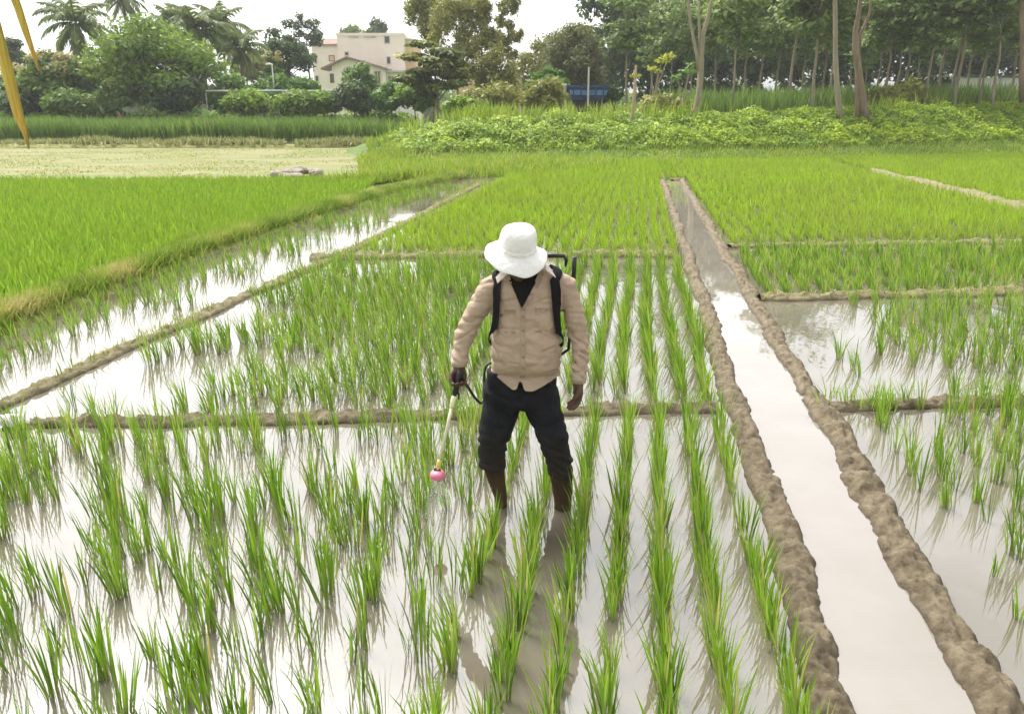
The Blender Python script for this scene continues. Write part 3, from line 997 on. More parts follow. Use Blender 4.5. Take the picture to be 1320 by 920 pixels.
LR = [[Vector((lp.x + r * math.cos(a), lp.y + r * math.sin(a), lp.z + z)) for a in np.linspace(0, 2 * PI, 21)[:-1]] for r, z in ((.062, -.005), (.066, .0), (.066, .03), (.058, .038))]
skid('lid', MB().rings(LR), M['sprayer'], smooth=False)
a0 = PP(708, 334, .16)
skid('carry_handle', MB().tube([PP(700, 352, .19), PP(701, 333, .18), PP(706, 329, .16), PP(716, 329.5, .16), PP(727, 330, .16), PP(730, 335, .16), PP(729, 343, .17)], [.014, .015, .014, .011, .010, .010, .006], 10), M['sprayer'], smooth=True)
lev = MB().tube([PP(740.5, 331, .16), PP(740, 348, .16), PP(739, 366, .17), PP(737, 400, .20), PP(733, 450, .23), PP(716, 462, .24)], [.013, .0125, .011, .009, .009, .009], 10)
skid('pump_lever', lev, M['sprayer'], smooth=True)
skid('base_frame', MB().tube([PP(652, 456, .15), PP(652, 460, .27), PP(716, 460, .27), PP(716, 456, .15), PP(652, 456, .15)], .009, 8), M['sprayer'], smooth=True)

_tb = MB()
_tb.rings([ell(PP(a, b, d), c * K + .004, e + .004) for a, b, c, e, d in torso_rows])
sbvh = BVHTree.FromPolygons([Vector(v) for v in _tb.v], _tb.f)
def strap(path, wd):
    L, R = [], []
    mb = MB()
    pts = [PP(*p) for p in path]
    dense = []
    for a, b in zip(pts[:-1], pts[1:]):
        for t in np.linspace(0, 1, 7)[:-1]:
            dense.append(a.lerp(b, t))
    dense.append(pts[-1])
    rows = []
    for i, p in enumerate(dense):
        row = []
        for u in (-1, -.4, .4, 1):
            q = p + Vector((wd * u, 0, 0))
            h, n, _, dist = sbvh.find_nearest(q)
            if n is not None and n.dot(q - h) < 0 and (q - h).length < .05:
                pass
            out = h + (n if n.dot(Vector((0, -1 if p.y < Y0 else 1, .3))) > 0 else n) * .012
            if dist > .06:
                out = q
            row.append(out)
        rows.append(row)
    n = 4
    V = [p for r in rows for p in r]
    V2 = []
    for r_i, r in enumerate(rows):
        for p in r:
            h, nn, _, dist = sbvh.find_nearest(p)
            V2.append(p + (nn if dist < .06 else Vector((0, 0, 1))) * .006)
    o = len(V)
    F = []
    for i in range(len(rows) - 1):
        for j in range(n - 1):
            a, b, c, d = i * n + j, i * n + j + 1, (i + 1) * n + j + 1, (i + 1) * n + j
            F += [(a, b, c, d), (d + o, c + o, b + o, a + o)]
        for j in (0, n - 1):
            F.append((i * n + j, (i + 1) * n + j, (i + 1) * n + j + o, i * n + j + o))
    return mb.add(V + V2, F)
skid('shoulder_strap', strap([(650, 352, .11), (645, 350, .04), (640, 351, -.07), (638, 362, -.16), (637, 385, -.17), (637.5, 405, -.15), (639, 422, -.12), (634, 436, -.05), (637, 445, .06), (650, 448, .12)], .027), M['strap'], smooth=True)
skid('shoulder_strap', strap([(706, 350, .11), (711, 348, .04), (714, 350, -.07), (716, 362, -.16), (718, 385, -.17), (718.5, 408, -.15), (719, 428, -.12), (724, 440, -.05), (720, 448, .06), (705, 450, .12)], .027), M['strap'], smooth=True)
# hose from the tank round the hip to the lance handle
hose = [PP(660, 462, .22), PP(628, 470, .16), PP(624, 500, .12), PP(621, 519, .05), PP(612.5, 513, -.04), PP(604, 500, -.10), PP(598, 491, -.125), PP(593, 484, -.14)]
hp_ = []
for i in range(len(hose) - 1):
    p0, p1, p2, p3 = hose[max(i - 1, 0)], hose[i], hose[i + 1], hose[min(i + 2, len(hose) - 1)]
    for t in np.linspace(0, 1, 7)[:-1]:
        hp_.append(.5 * ((2 * p1) + (p2 - p0) * t + (2 * p0 - 5 * p1 + 4 * p2 - p3) * t * t + (3 * p1 - p0 - 3 * p2 + p3) * t ** 3))
skid('hose', MB().tube(hp_, .0075, 8), M['sprayer'], smooth=True)

# --- spray lance in the hand
tip = PP(564, 606, -.20)
grip = PP(592, 482, -.145)
ln = thing('spray_lance', 'yellow spray lance with round pink nozzle held in one hand over the water', 'lance', tuple(tip))
LNI = Matrix.Translation(tip).inverted()
def lkid(name, me, m, smooth=True):
    o = obj(name, me, m, None, smooth)
    o.parent = ln
    o.matrix_parent_inverse = LNI
    return o
axl = (tip - grip).normalized()
lkid('handle', MB().tube([grip - axl * .02, grip, grip + axl * .10, grip + axl * .115], [.011, .014, .014, .009], 12), M['sprayer'])
q = grip + axl * .11
lkid('trigger', MB().tube([q - axl * .02 + Vector((.008, .012, 0)), q + Vector((.020, .022, -.008)), q + axl * .02 + Vector((.022, .02, -.012))], [.006, .005, .004], 8), M['sprayer'])
lkid('lance_collar', MB().tube([grip + axl * .115, grip + axl * .125, grip + axl * .17, grip + axl * .18], [.010, .0135, .012, .009], 12), M['lance_pale'])
lkid('lance_tube', MB().tube([grip + axl * .18, grip.lerp(tip, .5), tip - axl * .05], [.0085, .0085, .0085], 10), M['lance_pale'])
lkid('nozzle_joint', MB().tube([tip - axl * .06, tip - axl * .05, tip - axl * .012, tip], [.009, .0125, .0125, .008], 12), M['lance'])
nz = tip + Vector((0, -.01, -.018))
NR = [[Vector((nz.x + r * math.cos(a), nz.y + r * math.sin(a), nz.z + z)) for a in np.linspace(0, 2 * PI, 25)[:-1]] for r, z in ((.012, .020), (.030, .016), (.038, .006), (.039, -.010), (.034, -.022), (.020, -.026), (.010, -.020))]
nzo = lkid('nozzle', MB().rings(NR), M['nozzle'])
lkid('nozzle_cap', MB().tube([tip, nz + Vector((0, 0, .020))], [.012, .019], 12), M['sprayer'])

# fine spray falling from the nozzle: a cloud of droplets
mist_m, mt, mbn = new_mat('droplet')
mbn.inputs['Base Color'].default_value = (0.85, 0.86, 0.86, 1)
mbn.inputs['Roughness'].default_value = 0.25
n = 5500
u = RNG.random(n) ** .75
rad = .022 + .105 * u * RNG.random(n) ** .5
a = RNG.uniform(0, 2 * PI, n)
P = np.column_stack([nz.x + .02 * u + rad * np.cos(a), nz.y + rad * np.sin(a), (nz.z - .03) * (1 - u) + .008])
sz = RNG.uniform(.0003, .00075, n)
oct_v = np.array([[1, 0, 0], [0, 1, 0], [-1, 0, 0], [0, -1, 0], [0, 0, 1.4], [0, 0, -1.4]])
oct_f = np.array([[0, 1, 4], [1, 2, 4], [2, 3, 4], [3, 0, 4], [1, 0, 5], [2, 1, 5], [3, 2, 5], [0, 3, 5]])
V_ = (P[:, None] + oct_v[None] * sz[:, None, None]).reshape(-1, 3)
Q_ = ((np.arange(n) * 6)[:, None, None] + oct_f[None]).reshape(-1, 3)
tag(obj('spray_mist', mesh_np('spray_mist', V_, Q_), mist_m), 'faint white mist falling from the pink nozzle to the water', 'mist', kind='stuff')

# ================================================================== RICE
FEET = np.array([[*PP(644.5, 640, -.02)[:2]], [*PP(725.5, 648, -.04)[:2]]])
def y_at(line, X):
    a = np.array([G(*p)[:2] for p in line])
    return np.interp(X, a[:, 0], a[:, 1])
XA_L, XA_R = [(10, 549), (400, 541), (660, 535), (925, 526)], [(1058, 527), (1320, 518), (1600, 510)]
XB_L, XB_R, XC_R = [(400, 334), (600, 331), (866, 330)], [(978, 386), (1320, 378), (1600, 372)], [(940, 319), (1320, 313), (1600, 308)]

def row_pts(s0, s1, ws, step, jit_s, jit_w):
    out = []
    for k, wv in enumerate(ws):
        s = np.arange(s0, s1, step) + RNG.uniform(0, step) + 0
        s = s + RNG.normal(0, jit_s, len(s))
        ww = wv + RNG.normal(0, jit_w, len(s)) + 0.015 * np.sin(s * 1.1 + k)
        out.append(np.stack([s, ww, np.full(len(s), k)], 1))
    a = np.concatenate(out)
    xy = a[:, :1] * D2[None] + a[:, 1:2] * E2[None]
    return np.column_stack([xy, a])        # X Y s w row

def nz2(X, Y, sc, seed):
    return np.array([noise.noise(Vector((a * sc, b * sc, seed))) for a, b in zip(X, Y)])

near = []      # (X, Y, zone, row)
# planted rows beside the channel
R = row_pts(1.0, 5.6, 0.63 - 0.212 * np.arange(7), 0.105, 0.02, 0.012)
k = R[:, 1] < y_at(XA_L, R[:, 0]) - 0.20
gap = nz2(R[:, 0], R[:, 1], 2.1, 3) > -0.42
gap &= ~((R[:, 4] >= 6) & (RNG.random(len(R)) < 0.25))
R = R[k & gap]
near += [(a, b, 'row', int(r), 1.0) for a, b, _, _, r in R]
# the loosely planted part of the same paddy
R = row_pts(0.8, 5.6, -0.86 - 0.17 * np.arange(25), 0.115, 0.05, 0.055)
k = (R[:, 1] < y_at(XA_L, R[:, 0]) - 0.20) & (R[:, 3] > W_MUD + 0.25)
R = R[k & (nz2(R[:, 0], R[:, 1], 1.5, 11) + 0.25 * nz2(R[:, 0], R[:, 1], 5, 2) > -0.27)]
near += [(a, b, 'loose', int(r), 1.0) for a, b, _, _, r in R]
# across the channel
R = row_pts(1.2, 7.0, 1.72 + 0.2 * np.arange(12), 0.13, 0.04, 0.03)
k = (R[:, 1] < y_at(XA_R, R[:, 0]) - 0.08)
k &= ~((R[:, 3] < 1.90) & (R[:, 2] < 4.3) & (RNG.random(len(R)) < 0.6))
R = R[k & (nz2(R[:, 0], R[:, 1], 1.6, 17) > -0.38)]
near += [(a, b, 'across', int(r), 1.0) for a, b, _, _, r in R]
near = [n for n in near if min(np.hypot(FEET[:, 0] - n[0], np.where(FEET[:, 1] > n[1], .55, 1.0) * (FEET[:, 1] - n[1]))) > 0.12 and math.hypot(n[0] - nz.x - .01, n[1] - nz.y) > 0.12]
NP = np.array([[n[0], n[1], 0.1] for n in near])
px, py, zf = proj(NP)
vis = (zf > 0.5) & (px > -15) & (px < 1335) & (py < 985) & (py > 300)
order = sorted(np.nonzero(vis)[0], key=lambda i: zf[i])
chosen = set(int(i) for i in order[:300])
VAR = []
NBL = [16 + (v % 4) * 3 for v in range(7)] + [7, 9, 11, 12, 14, 16, 18]
for v in range(14):
    V_, Q_, A_ = clumps(np.zeros((1, 3)), NBL[v], (0.17, 0.36), (0.005, 0.0105), 4, spread=0.028, th0=(.01, .15) if v < 7 else (.01, .12), th1=(.0, .5), lean=(-.045, 0))
    VAR.append(mesh_np('rice_clump', V_, Q_, A_))
ORD = ['first', 'second', 'third', 'fourth', 'fifth', 'sixth', 'seventh']
rest = []
for i, (a, b, zone, r, _) in enumerate(near):
    if i in chosen:
        o = obj('rice_clump', VAR[random.randrange(7) + (0 if zone == 'row' else 7)], M['rice'])
        o.location = (a, b, -0.03)
        o.rotation_euler = (random.gauss(0, .05), random.gauss(-.02, .05), random.uniform(-1.2, 1.2))
        s_ = random.uniform(0.78, 1.12)
        o.scale = (s_, s_, s_ * random.uniform(.9, 1.08))
        if zone == 'row':
            tag(o, f'green rice clump in the {ORD[r]} planted row out from the muddy channel bank', 'rice plant', f'rice clumps of the {ORD[r]} row beside the channel')
        elif zone == 'loose':
            look = 'thin few-bladed' if NBL[VAR.index(o.data)] < 12 else 'full many-bladed'
            if b > y_at(XA_L, a) - 0.9:
                wh = "just in front of the low cross bund on the person's lance side"
            elif math.hypot(a - nz.x, b - nz.y) < 0.75:
                wh = 'in the water close round the pink spray nozzle'
            elif to_sw(a, b)[1] < -2.0:
                wh = 'loosely spaced in open water well away from spray lance'
            else:
                wh = "loosely spaced in front of the person's lance side"
            tag(o, f'{look} green rice clump {wh}', 'rice plant', f'{look} rice clumps {wh}')
        else:
            tag(o, 'green rice clump in the near flooded plot across the channel from the person', 'rice plant', 'rice clumps across the channel')
    elif zf[i] > 0.4:
        rest.append((a, b))
rest = np.array(rest)

parts = []
def field(R, nb, L, W, segs, **kw):
    P = np.column_stack([R[:, 0], R[:, 1], np.full(len(R), -0.03)])
    return clumps(P, nb, L, W, segs, scale=RNG.uniform(.75, 1.1, len(P)), **kw)
parts.append(clumps(np.column_stack([rest, np.full(len(rest), -0.03)]), 13, (0.18, 0.36), (0.005, 0.011), 3, th0=(.01, .14), th1=(.0, .5), lean=(-.045, 0)))
# middle paddy behind the cross bund
R = row_pts(4.6, 12.5, 0.60 - 0.21 * np.arange(24), 0.115, 0.03, 0.02)
k = (R[:, 1] > y_at(XA_L, R[:, 0]) + 0.16) & (R[:, 1] < y_at(XB_L, R[:, 0]) - 0.65) & (R[:, 3] > W_MUD + 0.42)
dens = nz2(R[:, 0], R[:, 1], 0.9, 21) + 0.3 * nz2(R[:, 0], R[:, 1], 4, 5)
openw = (R[:, 3] < -3.2) & (R[:, 1] < 8.2)
k &= np.where(openw, dens > 0.10, np.where(R[:, 3] < -0.9, dens > -0.26, dens > -0.50))
k &= ~((R[:, 3] > -0.9) & (RNG.random(len(R)) < 0.10))
parts.append(field(R[k], 15, (0.20, 0.40), (0.007, 0.012), 3, th0=(.02, .18)))
# across the channel: a thinly planted plot, then a fuller one
R = row_pts(4.8, 14.0, 1.62 + 0.21 * np.arange(26), 0.13, 0.04, 0.03)
ya, yb_, yc = y_at(XA_R, R[:, 0]), y_at(XB_R, R[:, 0]), y_at(XC_R, R[:, 0])
dn = nz2(R[:, 0], R[:, 1], 1.3, 31)
k1 = (R[:, 1] > ya + 0.10) & (R[:, 1] < yb_ - 0.35) & np.where(R[:, 3] < 2.3, dn > 0.22, dn > -0.18) & (R[:, 3] > 1.75)
k2 = (R[:, 1] > yb_ + 0.12) & (R[:, 1] < yc - 0.45) & (dn > -0.35)
parts.append(field(R[k1], 11, (0.20, 0.37), (0.007, 0.012), 3, th0=(.02, .18)))
parts.append(field(R[k2], 13, (0.20, 0.34), (0.009, 0.015), 3))
# strip of water between the left bunds
R = row_pts(2.5, 22, -4.92 - 0.21 * np.arange(6), 0.15, 0.05, 0.04)
dn = nz2(R[:, 0], R[:, 1], 1.0, 41)
k = np.where(R[:, 3] > -5.3, dn > 0.12, dn > -0.28)
parts.append(field(R[k], 9, (0.18, 0.32), (0.007, 0.012), 3, th0=(.02, .18)))
# grass and self-sown rice on the low cross bunds
def along(line, n, wd, z=0.02):
    a = np.array([G(*p)[:2] for p in line])
    L = np.concatenate([[0], np.cumsum(np.linalg.norm(np.diff(a, axis=0), axis=1))])
    t = RNG.uniform(0, L[-1], n)
    return np.column_stack([np.interp(t, L, a[:, 0]) + RNG.normal(0, wd * .3, n), np.interp(t, L, a[:, 1]) + RNG.normal(0, wd, n), np.full(n, z)])
for line, n in ((XA_L, 60), (XA_R, 45)):
    P = along(line, n, 0.05)
    P = P[nz2(P[:, 0], P[:, 1], 1.7, 77) > -0.15]
    parts.append(clumps(P, 12, (0.10, 0.24), (0.005, 0.010), 3, spread=.05, th0=(.1, .5)))
rice_mid = stuff('rice_crop', parts, M['rice'], 'green rice plants filling the flooded plots around and behind the person', 'rice')

# far plots: closed canopy
parts = []
R = row_pts(11, 40, 0.58 - 0.21 * np.arange(25), 0.15, 0.05, 0.03)
yfar = np.interp(R[:, 0], XB, YB) + 0.3
k = (R[:, 1] > y_at(XB_L, R[:, 0]) + 0.22) & (R[:, 1] < yfar) & (R[:, 3] > W_MUD + 0.40)
k &= (nz2(R[:, 0], R[:, 1], 0.8, 51) > -0.5) | (R[:, 1] > 15)
nearf = R[:, 1] < 17
parts.append(field(R[k & nearf], 13, (0.19, 0.33), (0.011, 0.017), 3))
parts.append(field(R[k & ~nearf], 9, (0.19, 0.33), (0.018, 0.030), 2))
R = row_pts(11, 48, 1.62 + 0.22 * np.arange(110), 0.17, 0.05, 0.03)
yfar = np.interp(R[:, 0], XB, YB) + 0.3
k = (R[:, 1] > y_at(XC_R, R[:, 0]) + 0.22) & (R[:, 1] < yfar) & (abs(R[:, 3] - W_PATH) > 0.22) & (R[:, 0] < R[:, 1] * 0.80 + 1)
nearf = R[:, 1] < 17
k &= (nz2(R[:, 0], R[:, 1], 0.7, 57) > -0.55) | ~nearf
parts.append(field(R[k & nearf], 12, (0.19, 0.33), (0.011, 0.018), 3))
parts.append(field(R[k & ~nearf], 6, (0.19, 0.33), (0.024, 0.042), 2))
R = row_pts(25.9, 40, -6.2 + 0.21 * np.arange(37), 0.16, 0.05, 0.03)
yfar = np.interp(R[:, 0], XB, YB) + 0.3
k = (R[:, 1] < yfar) & ((R[:, 3] > 0.5) | (R[:, 3] < W_MUD + .2))
parts.append(field(R[k], 8, (0.18, 0.31), (0.020, 0.034), 2))
stuff('rice_field', parts, M['rice_far'], 'bright green closed rice canopy running back to the vine-covered bank', 'rice field')

# seedling bed on the left: short and very dense
n = 68000
yy = 5.0 + 19.3 * RNG.random(n) ** 0.75
xx = -4 - (yy * 0.80 + 4) * RNG.random(n)
s_, w_ = to_sw(xx, yy)
k = (w_ < W_GR - 0.22 - 0.15 * np.sin(s_ * .7)) & (yy < np.interp(xx, [-60, -15.3, -4.7], [21, 23.6, 24.4]) + RNG.normal(0, .12, n))
P = np.column_stack([xx, yy, np.full(n, 0.03)])[k]
m_ = len(P)
stuff('rice_seedlings', blades(P, RNG.uniform(0, 2 * PI, m_), RNG.uniform(.16, .30, m_), RNG.uniform(.014, .027, m_) * (1 + P[:, 1] / 25), RNG.uniform(0, .35, m_), RNG.uniform(.1, .7, m_), 2),
      M['seedling'], 'dense short bright green rice seedlings beside the grassy bund', 'rice seedlings')

# grasses on the left bund
def grass(P, L, W, segs=2, th0=(.1, .7), th1=(.2, 1.0), rn=None):
    m = len(P)
    return blades(P, RNG.uniform(0, 2 * PI, m), RNG.uniform(*L, m), RNG.uniform(*W, m), RNG.uniform(*th0, m), RNG.uniform(*th1, m), segs, rnd=rn)
GRL = [(-200, 500), (0, 420), (120, 375), (250, 328), (380, 285), (500, 250), (600, 227)]
P = along(GRL, 44000, .26, .10)
P[:, :2] += E2[None] * .07
P[:, 2] = .10 - .25 * np.abs(RNG.normal(0, .16, len(P)))
k = nz2(P[:, 0], P[:, 1], 2.2, 3) > -0.42
P = P[k]
stuff('bund_grass', [grass(P, (.07, .26), (.008, .016), rn=np.clip(RNG.beta(2, 3, len(P)) + nz2(P[:, 0], P[:, 1], 1.1, 9) * .7, 0, 1))],
      M['bund_grass'], 'rough yellow green grass growing along the raised bund beside the seedlings', 'grass')
parts = []
for line, nn, wd in ((XB_L, 1600, .12), (XB_R, 500, .08), (XC_R, 500, .08), ([(60, 497), (150, 455), (300, 390), (450, 325), (615, 240)], 1300, .05), ([(1125, 224), (1220, 247), (1320, 272)], 500, .14)):
    P = along(line, nn, wd, .03)
    P = P[nz2(P[:, 0], P[:, 1], 1.6, 13) > -0.05]
    parts.append(grass(P, (.05, .16), (.007, .014)))
stuff('bund_weeds', parts, M['bund_grass'], 'short weeds sprouting on the low mud bunds between the plots', 'weeds')
n = 26000
yy = 23.8 + 23.5 * RNG.random(n)
xx = -4.8 - (yy * .72) * RNG.random(n)
k = (xx < np.interp(yy, [24.5, 30, 47.6], [-4.6, -5.3, -8.2])) & (yy > np.interp(xx, [-60, -15.3, -4.4], [21.3, 23.7, 24.8]))
k &= nz2(xx, yy, .35, 44) + .5 * nz2(xx, yy, 1.4, 3) > -.05
P = np.column_stack([xx, yy, np.full(n, .055)])[k]
stuff('field_stubble', [grass(P, (.03, .075), (.02, .045), rn=np.clip(RNG.beta(2, 2, len(P)) + .5 * nz2(P[:, 0], P[:, 1], .25, 6), 0, 1))], M['bund_grass'], 'short pale stubble over the dry field beyond the seedlings', 'stubble')
# verge where the bunds meet the bank
n = 30000
xx = RNG.uniform(-9.5, 4, n)
yy = RNG.uniform(24.3, 48, n)
k = (yy > np.interp(xx, [-9, -4.7, -1, 4], [47, 24.5, 25.8, 30])) & (yy < np.interp(xx, XB, YB) + .5)
k |= (xx < -4.6) & (yy > 30 + (-5.2 - xx) * 5) 
k &= yy < np.interp(xx, [-9.5, -8, -5, 4], [48, 46, 38, 36])
P = np.column_stack([xx, yy, np.maximum(.02, np.where(xx > -9, bank_z(xx, yy), 0.02))])[k]
P = np.concatenate([P, along([(420, 240), (480, 236), (540, 229), (620, 224)], 1600, .35, .02)])
stuff('verge_grass', [grass(P, (.15, .50), (.03, .055), th0=(0, .5))], M['bankgrass'], 'pale green grass on the verge below the vine-covered bank', 'grass')

# ================================================================== BACKGROUND GREENERY
# sugarcane-like tall crop on the left
n = 20000
xx = RNG.uniform(-48, -6.5, n)
yy = 49.5 + 9 * RNG.random(n) ** 1.6
P = np.column_stack([xx, yy, np.full(n, .02)])
hgt = (1.75 + .25 * nz2(xx, yy, .25, 4)) * np.interp(xx, [-9, -6.5], [1, .75])
stuff('tall_crop', [blades(P, RNG.uniform(0, 2 * PI, n), hgt * RNG.uniform(.75, 1.12, n), RNG.uniform(.05, .10, n), RNG.uniform(0, .16, n), RNG.uniform(.1, .9, n), 3)],
      M['cane'], 'band of tall dense green cane standing behind the dry field', 'cane')
n = 9000
P = np.column_stack([RNG.uniform(-46, -8, n), 47.9 + RNG.normal(0, .42, n), np.full(n, .22)])
tall = .35 + .35 * np.clip(nz2(P[:, 0], P[:, 1], .45, 6) + .2, 0, 1)
k = nz2(P[:, 0], P[:, 1], .8, 2) > -.35
P, tall = P[k], tall[k]
stuff('edge_weeds', [blades(P, RNG.uniform(0, 2 * PI, len(P)), tall * RNG.uniform(.6, 1.3, len(P)), RNG.uniform(.05, .10, len(P)), RNG.uniform(.1, .8, len(P)), RNG.uniform(.2, 1.0, len(P)), 2)],
      M['weed'], 'pale straw-green weeds along the far edge of the dry field', 'weeds')

# vines over the bank
n = 125000
xx = RNG.uniform(-6.0, 42, n)
yb = np.interp(xx, XB, YB)
yy = yb + 2.6 + 9.5 * RNG.random(n) + np.interp(xx, [-8, -4], [3, 0])
k = (.6 * nz2(xx, yy, .9, 15) + .5 * nz2(xx, yy, 2.6, 4) > -.38)
xx, yy = xx[k], yy[k]
zz = bank_z(xx, yy) + RNG.uniform(.0, .34, len(xx)) * (.25 + 1.3 * np.clip(nz2(xx, yy * .6, 1.1, 2) + .35, 0, 1))
P = np.column_stack([xx, yy, zz])
N = np.column_stack([RNG.normal(0, .5, len(xx)), RNG.normal(-.35, .5, len(xx)), np.ones(len(xx))])
ls = RNG.uniform(.038, .092, len(xx))
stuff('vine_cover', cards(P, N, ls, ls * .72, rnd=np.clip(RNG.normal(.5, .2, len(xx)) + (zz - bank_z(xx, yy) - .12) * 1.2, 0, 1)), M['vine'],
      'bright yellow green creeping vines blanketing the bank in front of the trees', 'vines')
parts = []
n = 30000
xx = RNG.uniform(-7, 42, n)
yb = np.interp(xx, XB, YB)
yy = yb + RNG.uniform(-.6, 5.0, n)
P = np.column_stack([xx, yy, bank_z(xx, yy)])
parts.append(grass(P, (.12, .32), (.025, .05), th0=(0, .7), rn=np.clip(RNG.beta(2, 2.5, n) + .5 * nz2(P[:, 0], P[:, 1], .5, 8), 0, 1)))
n = 6000
xx = np.concatenate([RNG.normal(-1.0, 2.6, n // 2), RNG.normal(22.5, 2.2, n // 4), RNG.normal(6.5, 2.0, n - n // 2 - n // 4)])
yy = np.interp(xx, XB, YB) + RNG.uniform(6.5, 12, n)
k = nz2(xx, yy, .7, 19) > 0.0
xx, yy = xx[k], yy[k]
P = np.column_stack([xx, yy, bank_z(xx, yy)])
parts.append(grass(P, (.25, 1.15), (.03, .07), 3, th0=(0, .35), th1=(.1, .8)))
stuff('bank_grass', parts, M['bankgrass'], 'tall straw and green grasses growing among the vines on the bank', 'grass')
n = 9000
xx = RNG.uniform(9, 60, n)
yy = np.interp(xx, XB, YB) + RNG.uniform(11, 17, n)
P = np.column_stack([xx, yy, bank_z(xx, yy)])
stuff('tall_reeds', [blades(P, RNG.uniform(0, 2 * PI, n), RNG.uniform(1.0, 1.9, n), RNG.uniform(.05, .10, n), RNG.uniform(0, .15, n), RNG.uniform(.1, .7, n), 3)],
      M['cane'], 'dark green reeds standing among the trunks behind the vine-covered bank', 'reeds')

# ------------------------------------------------------------------ trees
def crown_cards(rng_seed, clusters, per, leaf, flat=0.7, up=0.5, aspect=.55, shell=.5):
    """clusters: list of (centre, radius)"""
    out = []
    for c, r in clusters:
        n = max(8, int(per * (r ** 2)))
        d = RNG.normal(size=(n, 3))
        d /= np.linalg.norm(d, axis=1)[:, None]
        rad = r * (shell + (1 - shell) * RNG.random(n)) * (1 + .18 * RNG.normal(size=n))
        P = np.array(c) + d * rad[:, None] * np.array([1, 1, flat])
        N = d * .7 + RNG.normal(0, .55, (n, 3)) + np.array([0, 0, up])
        ls = RNG.uniform(.6, 1.3, n) * leaf
        out.append(cards(P, N, ls, ls * aspect, rnd=np.clip(RNG.normal(.42, .18, n) + RNG.normal(0, .12), 0, 1)))
    return join(out)

def tree_parts(height, crown_r, crown_lo, trunk_r, ncl, per, leaf, cl_r=(.28, .45), flat=.7, lean=0.0, top=1.0, limb_frac=.55, shape=None, up=.5, aspect=.55, squash=1.0, wob=.05):
    cz = (height + crown_lo) / 2
    hz = (height - crown_lo) / 2
    cl = []
    for i in range(ncl):
        for _ in range(30):
            d = RNG.uniform(-1, 1, 3)
            if (d ** 2).sum() < 1 and (d ** 2).sum() > .12:
                break
        prof_ = 1.0 if shape is None else shape((d[2] + 1) / 2)
        r = RNG.uniform(*cl_r) * crown_r
        cl.append((np.array([d[0] * crown_r * .82 * prof_ + lean * (cz + d[2] * hz) / height, d[1] * crown_r * .82 * prof_ * squash, cz + d[2] * hz * .86]), r * (.6 + .4 * prof_)))
    leaves = crown_cards(0, cl, per, leaf, flat, up, aspect)
    tb = MB()
    npt = 7
    tp = [Vector((lean * (i / npt) + wob * height * .1 * math.sin(i * 1.7 + ncl), wob * height * .08 * math.cos(i * 2.1), -0.15 + (height * .80 + .15) * i / npt)) for i in range(npt + 1)]
    tb.tube(tp, [trunk_r * (1.25 if i == 0 else 1) * (1 - .80 * i / npt) for i in range(npt + 1)], 8)
    order_ = sorted(range(len(cl)), key=lambda i: RNG.random())[:int(len(cl) * limb_frac)]
    for i in order_:
        c = Vector(cl[i][0])
        h0 = max(crown_lo * .85, min(c.z - (c.xy - Vector((lean * .5, 0))).length * .6, height * .75))
        t = min(.99, h0 / (height * .80)) * npt
        a = tp[int(t)].lerp(tp[min(npt, int(t) + 1)], t - int(t))
        r0 = trunk_r * (1 - .8 * t / npt) * .5
        mid = a.lerp(c, .5) + Vector((0, 0, .06 * (c - a).length))
        tb.tube([a, mid, c], [r0, r0 * .6, r0 * .22], 5)
    return leaves, tb

def ground_z(X, Y):
    if X > -9 and Y > np.interp(X, XB, YB):
        return float(bank_z(np.array([X]), np.array([Y]))[0])
    return 0.02

def at_px(px_, Y):
    return (px_ - 660) / FPX * Y * math.cos(PITCH) * (1 + math.tan(PITCH) * .3), Y

def X_of(px_, Y, z=2.0):
    zf = Y * math.cos(PITCH) + (CAM_H - z) * math.sin(PITCH)
    return (px_ - 660) / FPX * zf

def z_of(py_, Y):
    return float(PY(660, py_, Y)[2])

def tree(name, label, px_, Y, top_py, leafm, barkm, crown_w_px=None, low_py=None, group=None, cat='tree', trunk_r=.14, ncl=34, per=70, leaf=.16, rz=0, extra=None, **kw):
    X = X_of(px_, Y)
    g = ground_z(X, Y)
    H = z_of(top_py, Y) - g
    cr = crown_w_px / 2 / FPX * Y * .954
    lo = max(.25, z_of(low_py, Y) - g)
    leaves, tb = tree_parts(H, cr, lo * (.55 if cat == 'tree' and low_py > 100 else 1), trunk_r, ncl, per * 1.35 / max(.3, cr * .35) ** 2, leaf * 1.22, **kw)
    t = thing(name, label, cat, (X, Y, g), rz, group)
    obj('trunk', tb, barkm, t, smooth=True)
    V_, Q_, A_ = leaves
    obj('crown', mesh_np('crown', V_, Q_, A_), leafm, t)
    if extra:
        extra(t, H, cr, lo)
    return t

# left wood line, roughly 60-95 m away
def flowers(frac, leafm, n=26, r=.35):
    def f(t, H, cr, lo):
        cl = []
        for i in range(n):
            a, b = RNG.uniform(0, 2 * PI), RNG.random() ** .5
            cl.append((np.array([cr * .88 * b * math.cos(a), cr * .88 * b * math.sin(a), lo + (H - lo) * (.62 + .40 * math.sqrt(max(0, 1 - b * b)))]), r * cr * RNG.uniform(.6, 1.1)))
        V_, Q_, A_ = crown_cards(0, cl, 90 / max(.5, cr * .3) ** 2, .13, .5, .8)
        obj('blossom', mesh_np('blossom', V_, Q_, A_), leafm, t)
    return f
tree('broad_tree', 'broad round bushy green tree rising between the palms', 207, 66, 20, M['lf_round'], M['bark_dark'], 165, 128, trunk_r=.30, ncl=70, per=260, leaf=.17, cl_r=(.22, .36), flat=.62)
tree('mango_tree', 'low mango tree topped with pale yellow blossom below a palm', 78, 64, 70, M['lf_mango'], M['bark_dark'], 95, 140, trunk_r=.22, ncl=44, per=150, leaf=.18, extra=flowers(.7, M['lf_flower'], 40, .24))
